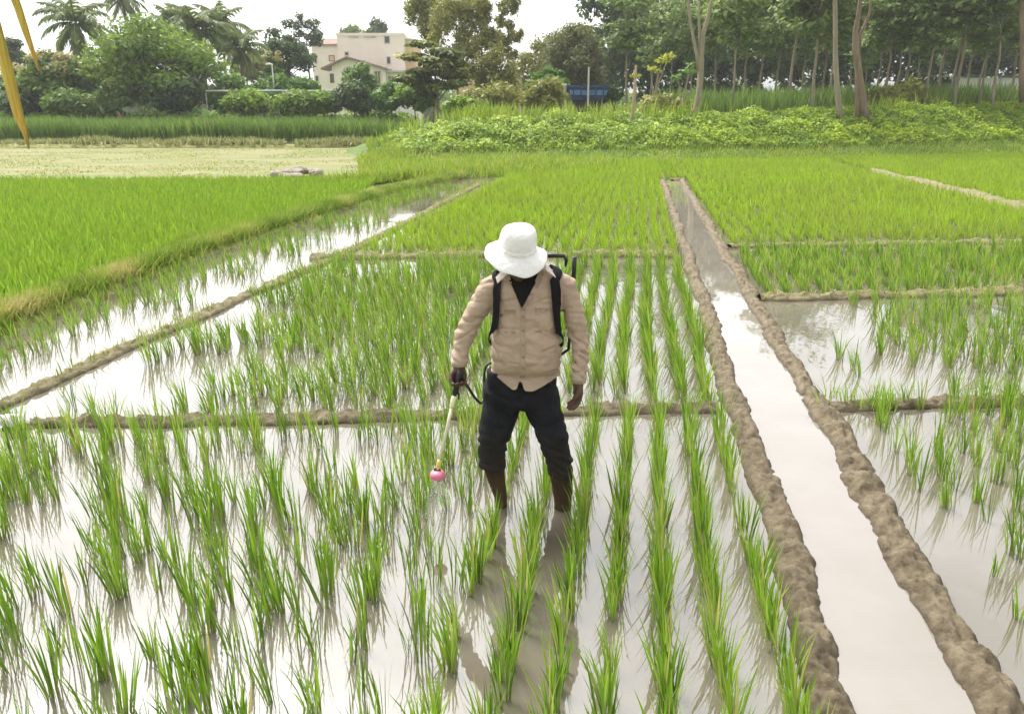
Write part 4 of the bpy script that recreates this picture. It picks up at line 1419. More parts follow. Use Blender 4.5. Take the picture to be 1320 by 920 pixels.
tree('leafy_tree', 'dark tree at the end of the cane beside the mango', 8, 74, 92, M['lf_mango'], M['bark_dark'], 80, 142, trunk_r=.2, ncl=30, per=140, leaf=.18)
tree('leafy_tree', 'thin-topped dark tree behind the yellow hanging palm leaflets', 28, 88, 45, M['lf_dark'], M['bark_dark'], 46, 120, trunk_r=.2, ncl=24, per=90, leaf=.17)
tree('low_tree', 'low dark green tree crown between the mango and the palm', 62, 98, 55, M['lf_dark'], M['bark_dark'], 80, 130, trunk_r=.2, ncl=26, per=100, leaf=.2)
tree('low_tree', 'dark tree crown filling in behind the leaning palm trunk', 118, 92, 62, M['lf_dark'], M['bark_dark'], 80, 138, trunk_r=.2, ncl=26, per=110, leaf=.2)
tree('dark_tree', 'tall dark green tree beside the cream building', 377, 84, 20, M['lf_dark'], M['bark_dark'], 62, 120, trunk_r=.22, ncl=40, per=130, leaf=.16)
tree('thin_tree', 'thin-topped tree overlapping the corner of the cream building', 402, 96, 12, M['lf_dark'], M['bark_dark'], 42, 85, trunk_r=.18, ncl=26, per=70, leaf=.15)
tree('olive_tree', 'olive green tree behind the small yellow-blossom tree', 335, 92, 52, M['lf_olive'], M['bark_dark'], 78, 130, trunk_r=.2, ncl=30, per=110, leaf=.18)
tree('blossom_tree', 'small dark tree with a pale yellow blossom top before the olive tree', 358, 70, 66, M['lf_mango'], M['bark_dark'], 28, 112, trunk_r=.1, ncl=16, per=60, leaf=.14, extra=flowers(.6, M['lf_flower'], 9, .4))
tree('roof_tree', 'dark tree showing above the flat roof of the cream building', 490, 150, 22, M['lf_dark'], M['bark_dark'], 32, 60, trunk_r=.3, ncl=20, per=60, leaf=.22)
tree('roof_tree', 'pale green tree low above the flat roof of the cream building', 464, 155, 32, M['lf_mango'], M['bark_dark'], 40, 60, trunk_r=.3, ncl=20, per=60, leaf=.22)
for (px_, Y, tp, wd, lowp, mm, lab) in ((150, 62, 100, 46, 146, 'lf_mango', 'dark bush at the foot of the leaning palm'),
        (228, 63, 98, 70, 146, 'lf_dark', 'dark leafy bush under the broad round tree'),
        (300, 66, 100, 70, 146, 'lf_bright', 'light green bush behind the pale pipe rail'),
        (352, 67, 96, 60, 144, 'lf_bright', 'light green shrub in front of the yellow-blossom tree'),
        (392, 68, 100, 46, 144, 'lf_bright', 'light green shrub against the left corner of the cream building'),
        (320, 60.5, 121, 70, 146, 'lf_round', 'low bush in front of the pale pipe rail'),
        (378, 60.5, 122, 64, 146, 'lf_round', 'low leafy bush before the end of the pipe rail'),
        (466, 72, 82, 46, 128, 'lf_mango', 'round dark green tree in front of the gabled porch'),
        (457, 60, 110, 62, 142, 'lf_dark', 'low dark clipped bush in front of the gabled porch'),
        (505, 61, 108, 46, 142, 'lf_bright', 'bright green shrub beside the low dark clipped bush'),
        (535, 60, 104, 52, 144, 'lf_round', 'leafy shrub left of the layered tree trunk'),
        (418, 61, 121, 48, 144, 'lf_round', 'leafy bush hiding the foot of the left wing of the building'),
        (20, 62, 118, 60, 146, 'lf_dark', 'dark bush at the edge of the cane below the mango'),
        (95, 61, 120, 64, 148, 'lf_mango', 'low bush in front of the mango tree')):
    tree('bush', lab, px_, Y, tp, M[mm], M['bark_dark'], wd, lowp, cat='bush', trunk_r=.07, ncl=22, per=110, leaf=.15, cl_r=(.3, .5))

# undergrowth below the left trees and the wooded skyline beyond
n = 26000
xx = RNG.uniform(-52, -7.5, n)
yy = RNG.uniform(60.5, 66, n)
top = 1.3 + 1.3 * np.clip(nz2(xx, yy, .35, 12) + .35, 0, 1)
P = np.column_stack([xx, yy, top * RNG.random(n) ** .6])
ls = RNG.uniform(.10, .22, n)
stuff('undergrowth', cards(P, RNG.normal(0, .6, (n, 3)) + np.array([0, -.3, .7]), ls, ls * .55, rnd=np.clip(RNG.normal(.4, .2, n) + nz2(xx, yy, .3, 3) * .5, 0, 1)), M['lf_round'],
      'mixed green undergrowth below the trees behind the cane', 'undergrowth')
n = 40000
xx = RNG.uniform(-190, 190, n)
yy = RNG.uniform(165, 185, n)
top = 6.5 + 3.5 * nz2(xx, yy * .2, .06, 12) + 2.0 * nz2(xx, yy, .25, 5)
P = np.column_stack([xx, yy, top * RNG.random(n) ** .7])
ls = RNG.uniform(.6, 1.1, n)
stuff('far_wood', cards(P, RNG.normal(0, .6, (n, 3)) + np.array([0, -.3, .7]), ls, ls * .6, rnd=np.clip(RNG.normal(.4, .2, n), 0, 1)), M['lf_mango'],
      'distant wooded skyline behind the buildings and palms', 'woodland')

# layered almond-like tree and feathery trees right of the building
def tiers(h):
    return 0.55 + .45 * math.sin(h * 3.1)
tree('layered_tree', 'dark tree with flat layered branches in front of the building corner', 563, 56, 44, M['lf_almond'], M['bark_pale'], 104, 104, trunk_r=.16, ncl=34, per=170, leaf=.17, cl_r=(.26, .42), flat=.22, up=1.4)
for i, (px_, Y, tp, wd, lo, lab) in enumerate(((590, 62, -30, 90, 100, 'tall feathery olive tree rising behind the layered tree'), (558, 70, -30, 66, 70, 'feathery tree leaning over the flat roof corner'),
        (622, 60, -30, 50, 115, 'slender feathery tree with a thin grey stem'), (655, 64, -30, 40, 100, 'sparse tall tree standing against the open sky'), (690, 66, 40, 60, 110, 'short scrubby olive tree left of the rounded grey tree'),
        (640, 58, 60, 70, 125, 'tangled brown scrub tree behind the tall bank grass'))):
    tree('feathery_tree', lab, px_, Y, tp, M['lf_olive'], M['bark_brown'], wd, lo, trunk_r=.11, ncl=30, per=190 if i < 3 else 85, leaf=.16, cl_r=(.22, .38), aspect=.28, limb_frac=1.0, flat=1.1)
tree('rounded_tree', 'rounded grey green tree above the blue tub', 740, 60, 30, M['lf_grey'], M['bark_brown'], 92, 104, trunk_r=.16, ncl=48, per=240, leaf=.13, cl_r=(.24, .4), aspect=.3)
tree('bright_shrub', 'lime green broad-leaved shrub between the scrub and the rounded grey tree', 706, 55, 76, M['lf_bright'], M['bark_brown'], 56, 128, trunk_r=.07, ncl=16, per=40, leaf=.19, flat=.4, cat='shrub')
for (px_, Y, tp, wd, lowp, mm, lab) in ((640, 50, 112, 80, 146, 'lf_olive', 'olive bush in the tall grass on the bank'), (700, 48, 104, 64, 148, 'lf_olive', 'yellow green bush left of the blue tub'),
        (600, 47, 128, 60, 150, 'lf_round', 'green bush behind the layered tree trunk'), (1160, 49, 108, 70, 145, 'lf_olive', 'yellow green bush beside the thick forked trunk'),
        (850, 46, 126, 70, 152, 'lf_olive', 'yellow green bush between the leaning post and the forked tree'), (785, 60, 112, 30, 132, 'lf_dark', 'small dark bush at the end of the blue tub')):
    tree('bush', lab, px_, Y, tp, M[mm], M['bark_dark'], wd, lowp, cat='bush', trunk_r=.06, ncl=20, per=80, leaf=.13, cl_r=(.3, .5))

# plantation: pale slender trunks, crowns running out of the top of the photograph
PV = []
for v in range(5):
    lv, tb = tree_parts(8.6 + v * .35, 1.9 + .12 * v, 3.1 + .3 * (v % 3), .085 + .008 * v, 44, 70, .20, cl_r=(.26, .46), flat=.30, up=1.1, limb_frac=.8, wob=.06)
    PV.append((mesh_np('crown', *lv), tb.mesh('trunk', True)))
PL = [(943, 47), (976, 58), (1013, 50), (1046, 47), (1056, 64), (1068, 52), (1094, 62), (1126, 56), (1139, 52), (1161, 54), (1176, 60), (1190, 50), (1221, 56), (1229, 50), (1240, 62), (1262, 52), (1278, 49), (1300, 58), (1340, 54), (1375, 50),
      (920, 60), (890, 68), (862, 60), (958, 68), (996, 66), (1030, 70), (1110, 70), (1150, 72), (1205, 70), (1255, 72), (1310, 70), (835, 66), (808, 58), (1420, 60)]
for i, (px_, Y) in enumerate(PL):
    X = X_of(px_, Y)
    row_ = 'front' if Y < 57 else 'rear'
    spot = ('in front of the white shed' if px_ > 1232 else 'between the thick twisted trunk and the white shed' if px_ > 1115 else 'beside the tall straight trunk' if px_ > 1035 else
            'between the forked tree and the straight trunk' if px_ > 910 else 'behind the forked tree and leaning post')
    t = thing('plantation_tree', f'slender plantation tree of the {row_} row {spot}', 'tree', (X, Y, ground_z(X, Y) - .05), random.uniform(0, 6.28), f'plantation trees of the {row_} row {spot}')
    cm, tm = PV[i % 5]
    obj('trunk', tm, M['bark_pale'], t)
    obj('crown', cm, M['lf_plant'], t)
    s_ = random.uniform(.88, 1.15)
    t.scale = (s_, s_, s_)
    t.rotation_euler[0] = random.gauss(0, .03)
    t.rotation_euler[1] = random.gauss(0, .03)

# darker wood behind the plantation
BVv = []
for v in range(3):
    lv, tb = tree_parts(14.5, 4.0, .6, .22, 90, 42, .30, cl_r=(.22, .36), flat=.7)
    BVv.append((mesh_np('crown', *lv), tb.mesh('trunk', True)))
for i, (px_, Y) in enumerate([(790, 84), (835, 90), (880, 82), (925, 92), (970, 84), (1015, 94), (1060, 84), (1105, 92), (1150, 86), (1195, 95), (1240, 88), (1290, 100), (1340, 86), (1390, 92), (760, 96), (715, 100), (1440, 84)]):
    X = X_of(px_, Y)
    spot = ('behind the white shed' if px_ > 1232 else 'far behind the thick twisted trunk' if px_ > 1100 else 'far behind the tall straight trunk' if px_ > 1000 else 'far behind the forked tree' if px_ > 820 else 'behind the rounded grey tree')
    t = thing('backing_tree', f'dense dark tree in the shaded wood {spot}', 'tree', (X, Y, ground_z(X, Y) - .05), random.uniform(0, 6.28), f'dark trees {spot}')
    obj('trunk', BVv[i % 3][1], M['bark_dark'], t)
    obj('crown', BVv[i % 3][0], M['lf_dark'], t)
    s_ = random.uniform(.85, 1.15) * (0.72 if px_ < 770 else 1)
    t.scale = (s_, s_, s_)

# the three named trunks on the bank
def trunk_tree(name, label, Y, paths, radii, crown_c, crown_r, barkm, leafm, base_px, per=30, leaf=.17, ncl=22):
    b = PY(base_px[0], base_px[1], Y)
    t = thing(name, label, 'tree', b)
    tb = MB()
    for pth, rd in zip(paths, radii):
        tb.tube([Vector(PY(x, y, Y)) - Vector(b) for x, y in pth], rd, 9)
    obj('trunk', tb, barkm, t, smooth=True)
    cl = []
    for i in range(ncl):
        d = RNG.normal(size=3)
        d /= np.linalg.norm(d) * RNG.uniform(1.0, 2.2)
        cl.append((np.array(PY(*crown_c, Y)) - b + d * crown_r, RNG.uniform(.25, .4) * crown_r))
    V_, Q_, A_ = crown_cards(0, cl, per, leaf, .5, .8)
    obj('crown', mesh_np('crown', V_, Q_, A_), leafm, t)
    return t
trunk_tree('forked_tree', 'pale bare-stemmed tree forking halfway up and bent at its foot on the bank', 42,
           [[(889, 168), (891, 152), (897, 140), (901, 122), (903, 100), (904, 70), (906, 45), (912, 25), (918, 0), (922, -60)], [(901, 92), (899, 72), (894, 50), (890, 30), (886, -10), (880, -60)], [(902, 75), (902, 50), (901, 20), (903, -40)]],
           [[.17, .15, .15, .15, .16, .15, .12, .10, .09, .05], [.10, .10, .08, .07, .06, .03], [.09, .08, .06, .03]], (905, -60), 2.2, M['bark_pale'], M['lf_plant'], (889, 168))
trunk_tree('straight_tree', 'tall straight pale trunk rising from the vines without a fork', 43,
           [[(1084, 158), (1082, 140), (1079, 110), (1077, 70), (1077, 30), (1076, -20), (1075, -80)]], [[.22, .17, .14, .125, .12, .11, .06]], (1076, -65), 2.2, M['bark_pale'], M['lf_plant'], (1084, 158))
trunk_tree('thick_tree', 'thick twisted brown trunk with two rising forks on the bank', 43,
           [[(1117, 158), (1113, 138), (1109, 110), (1106, 85), (1103, 60), (1103, 40), (1107, 20), (1112, -30)], [(1106, 70), (1108, 48), (1115, 32), (1121, 18), (1126, -30)], [(1105, 158), (1105, 130), (1104, 100), (1105, 80)]],
           [[.26, .22, .19, .19, .18, .14, .12, .06], [.10, .10, .08, .07, .04], [.14, .11, .09, .07]], (1112, -60), 2.2, M['bark_brown'], M['lf_plant'], (1117, 158))
trunk_tree('edge_tree', 'brown straight trunk in front of the long white wall', 47,
           [[(1318, 132), (1317, 100), (1318, 60), (1317, 20), (1316, -60)]], [[.17, .15, .14, .13, .06]], (1318, -50), 2.4, M['bark_brown'], M['lf_plant'], (1318, 140))
# small yellow-leaved sapling by the fork
def sapling(px_, Y, base_py, tops, leafm, label):
    b = PY(px_, base_py, Y)
    t = thing('sapling', label, 'sapling', b)
    tb = MB()
    cl = []
    for (x, y, r) in tops:
        e = Vector(PY(x, y, Y)) - Vector(b)
        tb.tube([Vector((0, 0, -.1)), Vector((e.x * .3, 0, e.z * .55)), e], [.05, .04, .02], 6)
        cl.append((np.array(e), r))
    obj('stem', tb, M['bark_pale'], t)
    V_, Q_, A_ = crown_cards(0, cl, 260, .12, .4, 1.0)
    obj('crown', mesh_np('crown', V_, Q_, A_), leafm, t)
sapling(842, 46, 150, [(862, 72, .42), (853, 78, .45), (848, 92, .25), (838, 88, .3)], M['lf_yellow'], 'sapling with bright yellow top leaves beside the leaning post')
sapling(878, 43, 155, [(888, 92, .5), (874, 100, .4), (892, 84, .3)], M['lf_bright'], 'sapling with light green leaves against the forked tree')
tree('autumn_tree', 'tall tree with yellow brown foliage high above the white wall', 1205, 66, -45, M['lf_flower'], M['bark_brown'], 62, 55, trunk_r=.13, ncl=20, per=45, leaf=.15)

# leaning post
b = PY(813, 168, 41)
t = thing('leaning_post', 'pale leaning wooden post with a tuft of yellow leaves on the bank', 'post', b)
tipv = Vector(PY(820, 84, 41)) - Vector(b)
obj('post', MB().tube([Vector((0, 0, -.2)), tipv * .4 + Vector((.04, 0, 0)), tipv], [.11, .09, .06], 8), M['post_wood'], t)
V_, Q_, A_ = crown_cards(0, [(np.array(tipv * .84) + np.array([-.1, 0, 0]), .2), (np.array(tipv * .84) + np.array([.16, 0, .03]), .13)], 500, .07, .5)
obj('leaf_tuft', mesh_np('leaf_tuft', V_, Q_, A_), M['lf_yellow'], t)

# ------------------------------------------------------------------ coconut palms
def frond_mesh(seed, L=3.6, droop=1.2, rise=.5):
    rr = np.random.default_rng(seed)
    n = 26
    pts, ang, p = [], rise, np.zeros(3)
    for i in range(n + 1):
        pts.append(p.copy())
        ang_i = rise - droop * (i / n) ** 1.3
        p = p + np.array([math.cos(ang_i), 0, math.sin(ang_i)]) * L / n
    pts = np.array(pts)
    V, Q, R = [], [], []
    def quad(a, b, c, d, r):
        o = len(V)
        V.extend([a, b, c, d])
        Q.append((o, o + 1, o + 2, o + 3))
        R.extend([r] * 4)
    for i in range(n):
        w0, w1 = .05 * (1 - i / n) + .012, .05 * (1 - (i + 1) / n) + .012
        quad(pts[i] + [0, -w0, 0], pts[i] + [0, w0, 0], pts[i + 1] + [0, w1, 0], pts[i + 1] + [0, -w1, 0], .85)
        if i < 2:
            continue
        ll = L * .27 * math.sin(PI * (.16 + .80 * i / n)) * rr.uniform(.8, 1.1)
        for s in (-1, 1):
            tdir = pts[i + 1] - pts[i]
            tdir /= np.linalg.norm(tdir)
            out = tdir * .55 + np.array([0, s * .75, 0]) + np.array([0, 0, -.15 - .45 * rr.random()])
            out /= np.linalg.norm(out)
            mid = pts[i] + out * ll * .55
            tip_ = mid + (out + np.array([0, 0, -.7])) / 1.3 * ll * .5
            wv = tdir * .075
            r = float(np.clip(rr.normal(.42, .17), 0, 1))
            quad(pts[i] - wv, pts[i] + wv, mid + wv * 1.1, mid - wv * 1.1, r)
            quad(mid - wv * 1.1, mid + wv * 1.1, tip_ + wv * .15, tip_ - wv * .15, r)
    return mesh_np('frond', np.array(V), np.array(Q), {'rnd': R, 'tt': np.ones(len(V))})
FM = [frond_mesh(1, 3.2, 1.5, 1.2), frond_mesh(2, 3.5, 1.9, .7), frond_mesh(3, 3.4, 1.5, .05), frond_mesh(4, 3.0, .8, -.7)]
def palm(px_, Y, crown_py, base_px, label, s=1.0, nf=24):
    X, Xb = X_of(px_, Y), X_of(base_px, Y)
    zc = z_of(crown_py, Y)
    t = thing('coconut_palm', label, 'palm tree', (Xb, Y, .02))
    dx = X - Xb
    tb = MB()
    tb.tube([Vector((dx * (u ** .8), 0, -.1 + (zc) * u)) for u in np.linspace(0, 1, 9)], [.20, .16, .145, .14, .135, .13, .125, .125, .14], 9)
    obj('trunk', tb, M['bark_brown'], t, smooth=True)
    tb2 = MB()
    for k in range(6):
        a = k * 1.05 + px_
        tb2.sphere((dx + .22 * math.cos(a), .22 * math.sin(a), zc - .22 - .08 * (k % 2)), (.13, .13, .16), 8, 6)
    obj('coconuts', tb2, M['lf_olive'], t)
    for k in range(nf):
        tier = k / nf
        me = FM[min(3, int(tier * 4))]
        o = obj('frond', me, M['frond'], t)
        o.location = (dx, 0, zc)
        o.rotation_euler = (random.gauss(0, .15), random.gauss(0, .12), k * 2.399 + px_)
        q_ = s * random.uniform(.95, 1.25)
        o.scale = (q_, q_, q_)
palm(116, 72, 30, 133, 'tall coconut palm standing between the mango and the broad round tree')
palm(178, 92, -2, 180, 'coconut palm whose fronds peek over the broad round tree', .85)
palm(268, 74, 38, 272, 'coconut palm leaning on the right shoulder of the broad tree', 1.0)
palm(298, 82, 34, 292, 'middle coconut palm of the cluster behind the pipe rail', .95)
palm(318, 74, 62, 316, 'shortest coconut palm of the cluster with browning lower fronds', .8)
palm(232, 96, 28, 236, 'far coconut palm half hidden behind the broad round tree', .9)
b0 = (X_of(172, 60), 60, .02)
tag(obj('dead_trunk', MB().tube([Vector((0, 0, -.1)), Vector((-.55, 0, 1.0)), Vector((-1.2, 0, 2.1))], [.12, .10, .08], 8), M['bark_brown']), 'bare leaning trunk below the broad round tree', 'trunk').location = b0

def banana(px_, Y, label):
    X = X_of(px_, Y)
    t = thing('banana_plant', label, 'banana plant', (X, Y, .02))
    obj('stem', MB().tube([(0, 0, -.1), (0.03, 0, .7), (0, 0, 1.4)], [.12, .10, .07], 8), M['lf_bright'], t)
    for k in range(8):
        a, up_ = k * 2.4, random.uniform(.5, 1.2)
        V_, Q_, A_ = blades(np.array([[0, 0, 1.3]]), np.array([a]), np.array([random.uniform(1.3, 1.9)]), np.array([.38]), np.array([PI / 2 - up_ - .3]), np.array([1.3]), 4, tw=np.array([0.]), rnd=np.array([random.random()]))
        obj('leaf', mesh_np('leaf', V_, Q_, A_), M['lf_bright'], t)
banana(268, 61, 'banana plant with arching light green leaves before the left end of the pipe rail')
banana(247, 62, 'banana plant in the shade under the broad round tree')

# ------------------------------------------------------------------ buildings
BY = 120.0
def bxz(px_, py_, Y=BY):
    p = PY(px_, py_, Y)
    return float(p[0]), float(p[2])
x0, ztop = bxz(434, 44)
x1, _ = bxz(520, 44)
xw0, zw = bxz(400, 58)
xr, zr2 = bxz(533, 52)
bld = thing('cream_building', 'cream two-storey house with flat roof and gabled porch behind the bushes', 'building', ((x0 + x1) / 2, BY, 0))
OX, OY = (x0 + x1) / 2, BY
def B(name, x0, x1, y0, y1, z0, z1, m, parent=bld):
    mb = MB().box(x0 - OX, x1 - OX, y0 - OY, y1 - OY, z0, z1)
    return obj(name, mb, m, parent)
B('main_wall', x0, x1, BY, BY + 10, 0, ztop - .25, M['plaster'])
B('parapet', x0 - .12, x1 + .12, BY - .12, BY + 10.1, ztop - .25, ztop + .12, M['plaster'])
B('wing_wall', xw0, x0 - .01, BY + .6, BY + 9, 0, zw, M['plaster'])
B('side_wall', x1 + .01, xr, BY + 1.5, BY + 10, 0, zr2, M['plaster_yellow'])
B('side_parapet', x1 + .02, xr + .15, BY + 1.35, BY + 10.05, zr2, zr2 + .3, M['concrete'])
xa, za = bxz(401, 58)
xb_, zb_ = bxz(433.5, 49)
obj('wing_roof', MB().add([(xa - .35 - OX, .2, za - .05), (x0 - .02 - OX, .2, za - .05), (x0 - .02 - OX, 3.2, zb_ + .05), (xa + .5 - OX, 3.2, zb_ + .05), (xa - .35 - OX, .2, za + .12), (x0 - .02 - OX, .2, za + .12), (x0 - .02 - OX, 3.2, zb_ + .2), (xa + .5 - OX, 3.2, zb_ + .2)],
    [(0, 3, 2, 1), (4, 5, 6, 7), (0, 1, 5, 4), (1, 2, 6, 5), (2, 3, 7, 6), (3, 0, 4, 7)]), M['roof_tile'], bld)
for (a, b_) in ((450, 462), (469, 484)):
    B('roof_slot', bxz(a, 50)[0], bxz(b_, 50)[0], BY - .16, BY - .02, bxz(0, 48.6)[1], bxz(0, 47.2)[1], M['concrete'])
def window(cx, cy, w_, h_, yoff, m=None, glassm=None):
    a, z1 = bxz(cx - w_ / 2, cy - h_ / 2)
    b_, z0 = bxz(cx + w_ / 2, cy + h_ / 2)
    y = BY + yoff
    f = MB()
    e = .10
    f.box(a - e - OX, a - OX, y - .10 - OY, y + .05 - OY, z0 - e, z1 + e).box(b_ - OX, b_ + e - OX, y - .10 - OY, y + .05 - OY, z0 - e, z1 + e)
    f.box(a - OX, b_ - OX, y - .10 - OY, y + .05 - OY, z1, z1 + e).box(a - OX, b_ - OX, y - .14 - OY, y + .05 - OY, z0 - e, z0)
    wo_ = obj('window', f, m or M['concrete'], bld)
    obj('pane', MB().box(a - OX, b_ - OX, y - .03 - OY, y + .02 - OY, z0, z1), glassm or M['glass_dark'], wo_)
for cx, cy, w_, h_, yo in ((405.5, 77, 3.6, 8, .6), (407.5, 102, 3.6, 8, .6), (499, 51.5, 6, 8, 0), (501, 78, 4, 8, 0), (447, 69.5, 4, 3.5, 0), (527, 75, 3.5, 8, 1.5)):
    window(cx, cy, w_, h_, yo)
window(426.5, 75, 6, 6, .6, M['frame_wood'], M['plaster_yellow'])
# gabled porch in front
PYY = BY - 5
def pxz(a, b_):
    return bxz(a, b_, PYY)
apx, apz = pxz(447, 74)
elx, elz = pxz(414, 89)
erx, erz = pxz(499, 89)
gx0, gx1 = pxz(421, 0)[0], pxz(492, 0)[0]
def slope_z(x):
    return apz - (apx - x) / (apx - elx) * (apz - elz) if x < apx else apz - (x - apx) / (erx - apx) * (apz - erz)
y0_ = PYY + .5
obj('gable_wall', MB().add([(gx0 - OX, y0_ - OY, 0), (gx1 - OX, y0_ - OY, 0), (gx1 - OX, y0_ - OY, slope_z(gx1) - .15), (apx - OX, y0_ - OY, apz - .15), (gx0 - OX, y0_ - OY, slope_z(gx0) - .15),
                            (gx0 - OX, -.02, 0), (gx1 - OX, -.02, 0), (gx1 - OX, -.02, slope_z(gx1) - .15), (apx - OX, -.02, apz - .15), (gx0 - OX, -.02, slope_z(gx0) - .15)],
    [(0, 1, 2, 3, 4), (9, 8, 7, 6, 5), (0, 5, 6, 1), (1, 6, 7, 2), (2, 7, 8, 3), (3, 8, 9, 4), (4, 9, 5, 0)]), M['plaster'], bld)
for (xa_, za_, xb2, zb2) in ((elx, elz, apx, apz), (apx, apz, erx, erz)):
    obj('gable_roof', MB().add([(xa_ - OX, PYY - OY - .2, za_ - .12), (xb2 - OX, PYY - OY - .2, zb2 - .12), (xb2 - OX, -.03, zb2 - .12), (xa_ - OX, -.03, za_ - .12),
                                (xa_ - OX, PYY - OY - .2, za_ + .12), (xb2 - OX, PYY - OY - .2, zb2 + .12), (xb2 - OX, -.03, zb2 + .12), (xa_ - OX, -.03, za_ + .12)],
        [(0, 3, 2, 1), (4, 5, 6, 7), (0, 1, 5, 4), (1, 2, 6, 5), (2, 3, 7, 6), (3, 0, 4, 7)]), M['roof_tile'], bld)
def pbox(name, a, b_, c, d, m, yf=-.12, yb_=.05):
    xa_, z1 = pxz(a, c)
    xb2, z0 = pxz(b_, d)
    return obj(name, MB().box(xa_ - OX, xb2 - OX, y0_ + yf - OY, y0_ + yb_ - OY, z0, z1), m, bld)
pbox('porch_window', 424, 430, 95, 107, M['bark_dark'], -.06, .02)
pbox('porch_opening', 481, 491, 92, 112, M['bark_brown'], -.04, .02)
for c in (482.5, 486.5, 490):
    pbox('column', c - .7, c + .7, 92, 113, M['plaster'], -.22, -.05)
# low annexe at the right of the porch
xa_, z1 = pxz(496, 90)
xb2, _ = pxz(536, 90)
obj('annexe_wall', MB().box(gx1 + .02 - OX, xb2 - OX, y0_ + .6 - OY, -.03, 0, z1 - .3), M['white_paint'], bld)
obj('annexe_roof', MB().box(gx1 + .02 - OX, xb2 + .4 - OX, y0_ - .1 - OY, -.04, z1 - .3, z1 - .1), M['concrete'], bld)
for a, b_ in ((499, 505), (513, 519), (524, 530)):
    xa2, zz1 = pxz(a, 98)
    xb3, zz0 = pxz(b_, 106)
    obj('annexe_window', MB().box(xa2 - OX, xb3 - OX, y0_ + .52 - OY, y0_ + .62 - OY, zz0, zz1), M['glass_dark'], bld)

# pink house glimpsed through the scrub
hx0, hz1 = bxz(585, 90, 100)
hx1, _ = bxz(672, 78, 100)
h2 = thing('pink_house', 'low pink walled house glimpsed through the tangled scrub', 'house', ((hx0 + hx1) / 2, 100, 0))
hw = (hx1 - hx0) / 2
obj('wall', MB().box(-hw, hw, 0, 6, 0, hz1 - .3), M['plaster_yellow'], h2)
obj('roof', MB().box(-hw - .4, hw + .4, -.5, 6.3, hz1 - .3, hz1), M['roof_tile'], h2)
for k in range(4):
    f = obj('window', MB().box(-hw + .8 + k * 2.0, -hw + 1.9 + k * 2.0, -.08, .04, 1.2, 2.6), M['concrete'], h2)
    obj('pane', MB().box(-hw + .92 + k * 2.0, -hw + 1.78 + k * 2.0, -.10, -.06, 1.32, 2.48), M['glass_dark'], f)

# white wall and sheet roof at the right
wx0, wz1 = bxz(1236, 99, 76)
wx1, _ = bxz(1400, 99, 76)
gz = 2.1
ww = thing('white_shed', 'long white walled shed with teal sheet roof behind the plantation trunks', 'shed', (wx0, 76, gz - .1))
Lw = wx1 - wx0
npan = 6
for k in range(npan):
    obj('wall_panel', MB().box(Lw * k / npan + .02, Lw * (k + 1) / npan - .06, 0, .15, 0, wz1 - gz), M['white_paint'], ww)
for k in range(npan + 1):
    obj('pillar', MB().box(Lw * k / npan - .12, Lw * k / npan + .08, -.06, .22, 0, wz1 - gz + .05), M['concrete'], ww)
obj('roof', MB().add([(-.3, -.4, wz1 - gz + .08), (Lw + .3, -.4, wz1 - gz + .08), (Lw + .3, 5, wz1 - gz + .3), (-.3, 5, wz1 - gz + .3), (-.3, -.4, wz1 - gz + .16), (Lw + .3, -.4, wz1 - gz + .16), (Lw + .3, 5, wz1 - gz + .38), (-.3, 5, wz1 - gz + .38)],
    [(0, 3, 2, 1), (4, 5, 6, 7), (0, 1, 5, 4), (1, 2, 6, 5), (2, 3, 7, 6), (3, 0, 4, 7)]), M['teal_sheet'], ww)

# blue tapered tub (open trailer body)
TY = 54.0
bx0, bz1 = bxz(731, 112, TY)
bx1, bz0 = bxz(783, 129, TY)
g = ground_z((bx0 + bx1) / 2, TY)
tub = thing('blue_tub', 'dark blue tapered metal tub with a paler band standing under the rounded tree', 'trailer', ((bx0 + bx1) / 2, TY, g))
hw, zb0, zt0 = (bx1 - bx0) / 2, bz0 - g, bz1 - g
def trap(k0, k1, z0, z1, d0, d1):
    return [[(-hw * k0, -d0, z0), (hw * k0, -d0, z0), (hw * k0, d0, z0), (-hw * k0, d0, z0)], [(-hw * k1, -d1, z1), (hw * k1, -d1, z1), (hw * k1, d1, z1), (-hw * k1, d1, z1)]]
obj('tub_body', MB().rings(trap(.80, .97, zb0, zt0 - .06, .62, .80)), M['blue_metal'], tub)
obj('rim', MB().rings(trap(1.0, 1.0, zt0 - .06, zt0 + .06, .85, .85)), M['blue_metal'], tub)
obj('side_band', MB().rings(trap(.86, .93, zb0 + (zt0 - zb0) * .35, zb0 + (zt0 - zb0) * .72, .74, .80)), M['blue_band'], tub)
for k in range(5):
    x = -hw * .72 + k * hw * .36
    obj('rib', MB().box(x - .03, x + .03, -.86, -.72, zb0 + .12, zt0 - .08), M['blue_metal'], tub)
for s in (-1, 1):
    wh = MB()
    wh.rings([[(s * hw * .45 + .3 * math.cos(a) * 1, y, .05 + .30 + .3 * math.sin(a)) for a in np.linspace(0, 2 * PI, 17)[:-1]] for y in (-.6, -.42)])
    obj('wheel', wh, M['tyre'], tub)
obj('support_frame', MB().box(-hw * .7, hw * .7, -.40, .40, .3, zb0 + .02), M['tyre'], tub)
p0 = PY(727, 131, 53.6)
t = thing('white_post', 'short pale post at the left end of the blue tub', 'post', p0)
hh = z_of(110, 53.6) - p0[2]
obj('post', MB().tube([(0, 0, -.3), (0.02, 0, hh * .5), (0, 0, hh)], [.17, .16, .15], 10), M['concrete'], t)
obj('cap', MB().tube([(0, 0, hh), (0, 0, hh + .08)], [.19, .17], 10), M['white_paint'], t)
p0 = PY(758, 131, 53.0)
t = thing('thin_pole', 'thin grey pole standing in front of the blue tub', 'pole', p0)
hh = z_of(88, 53) - p0[2]
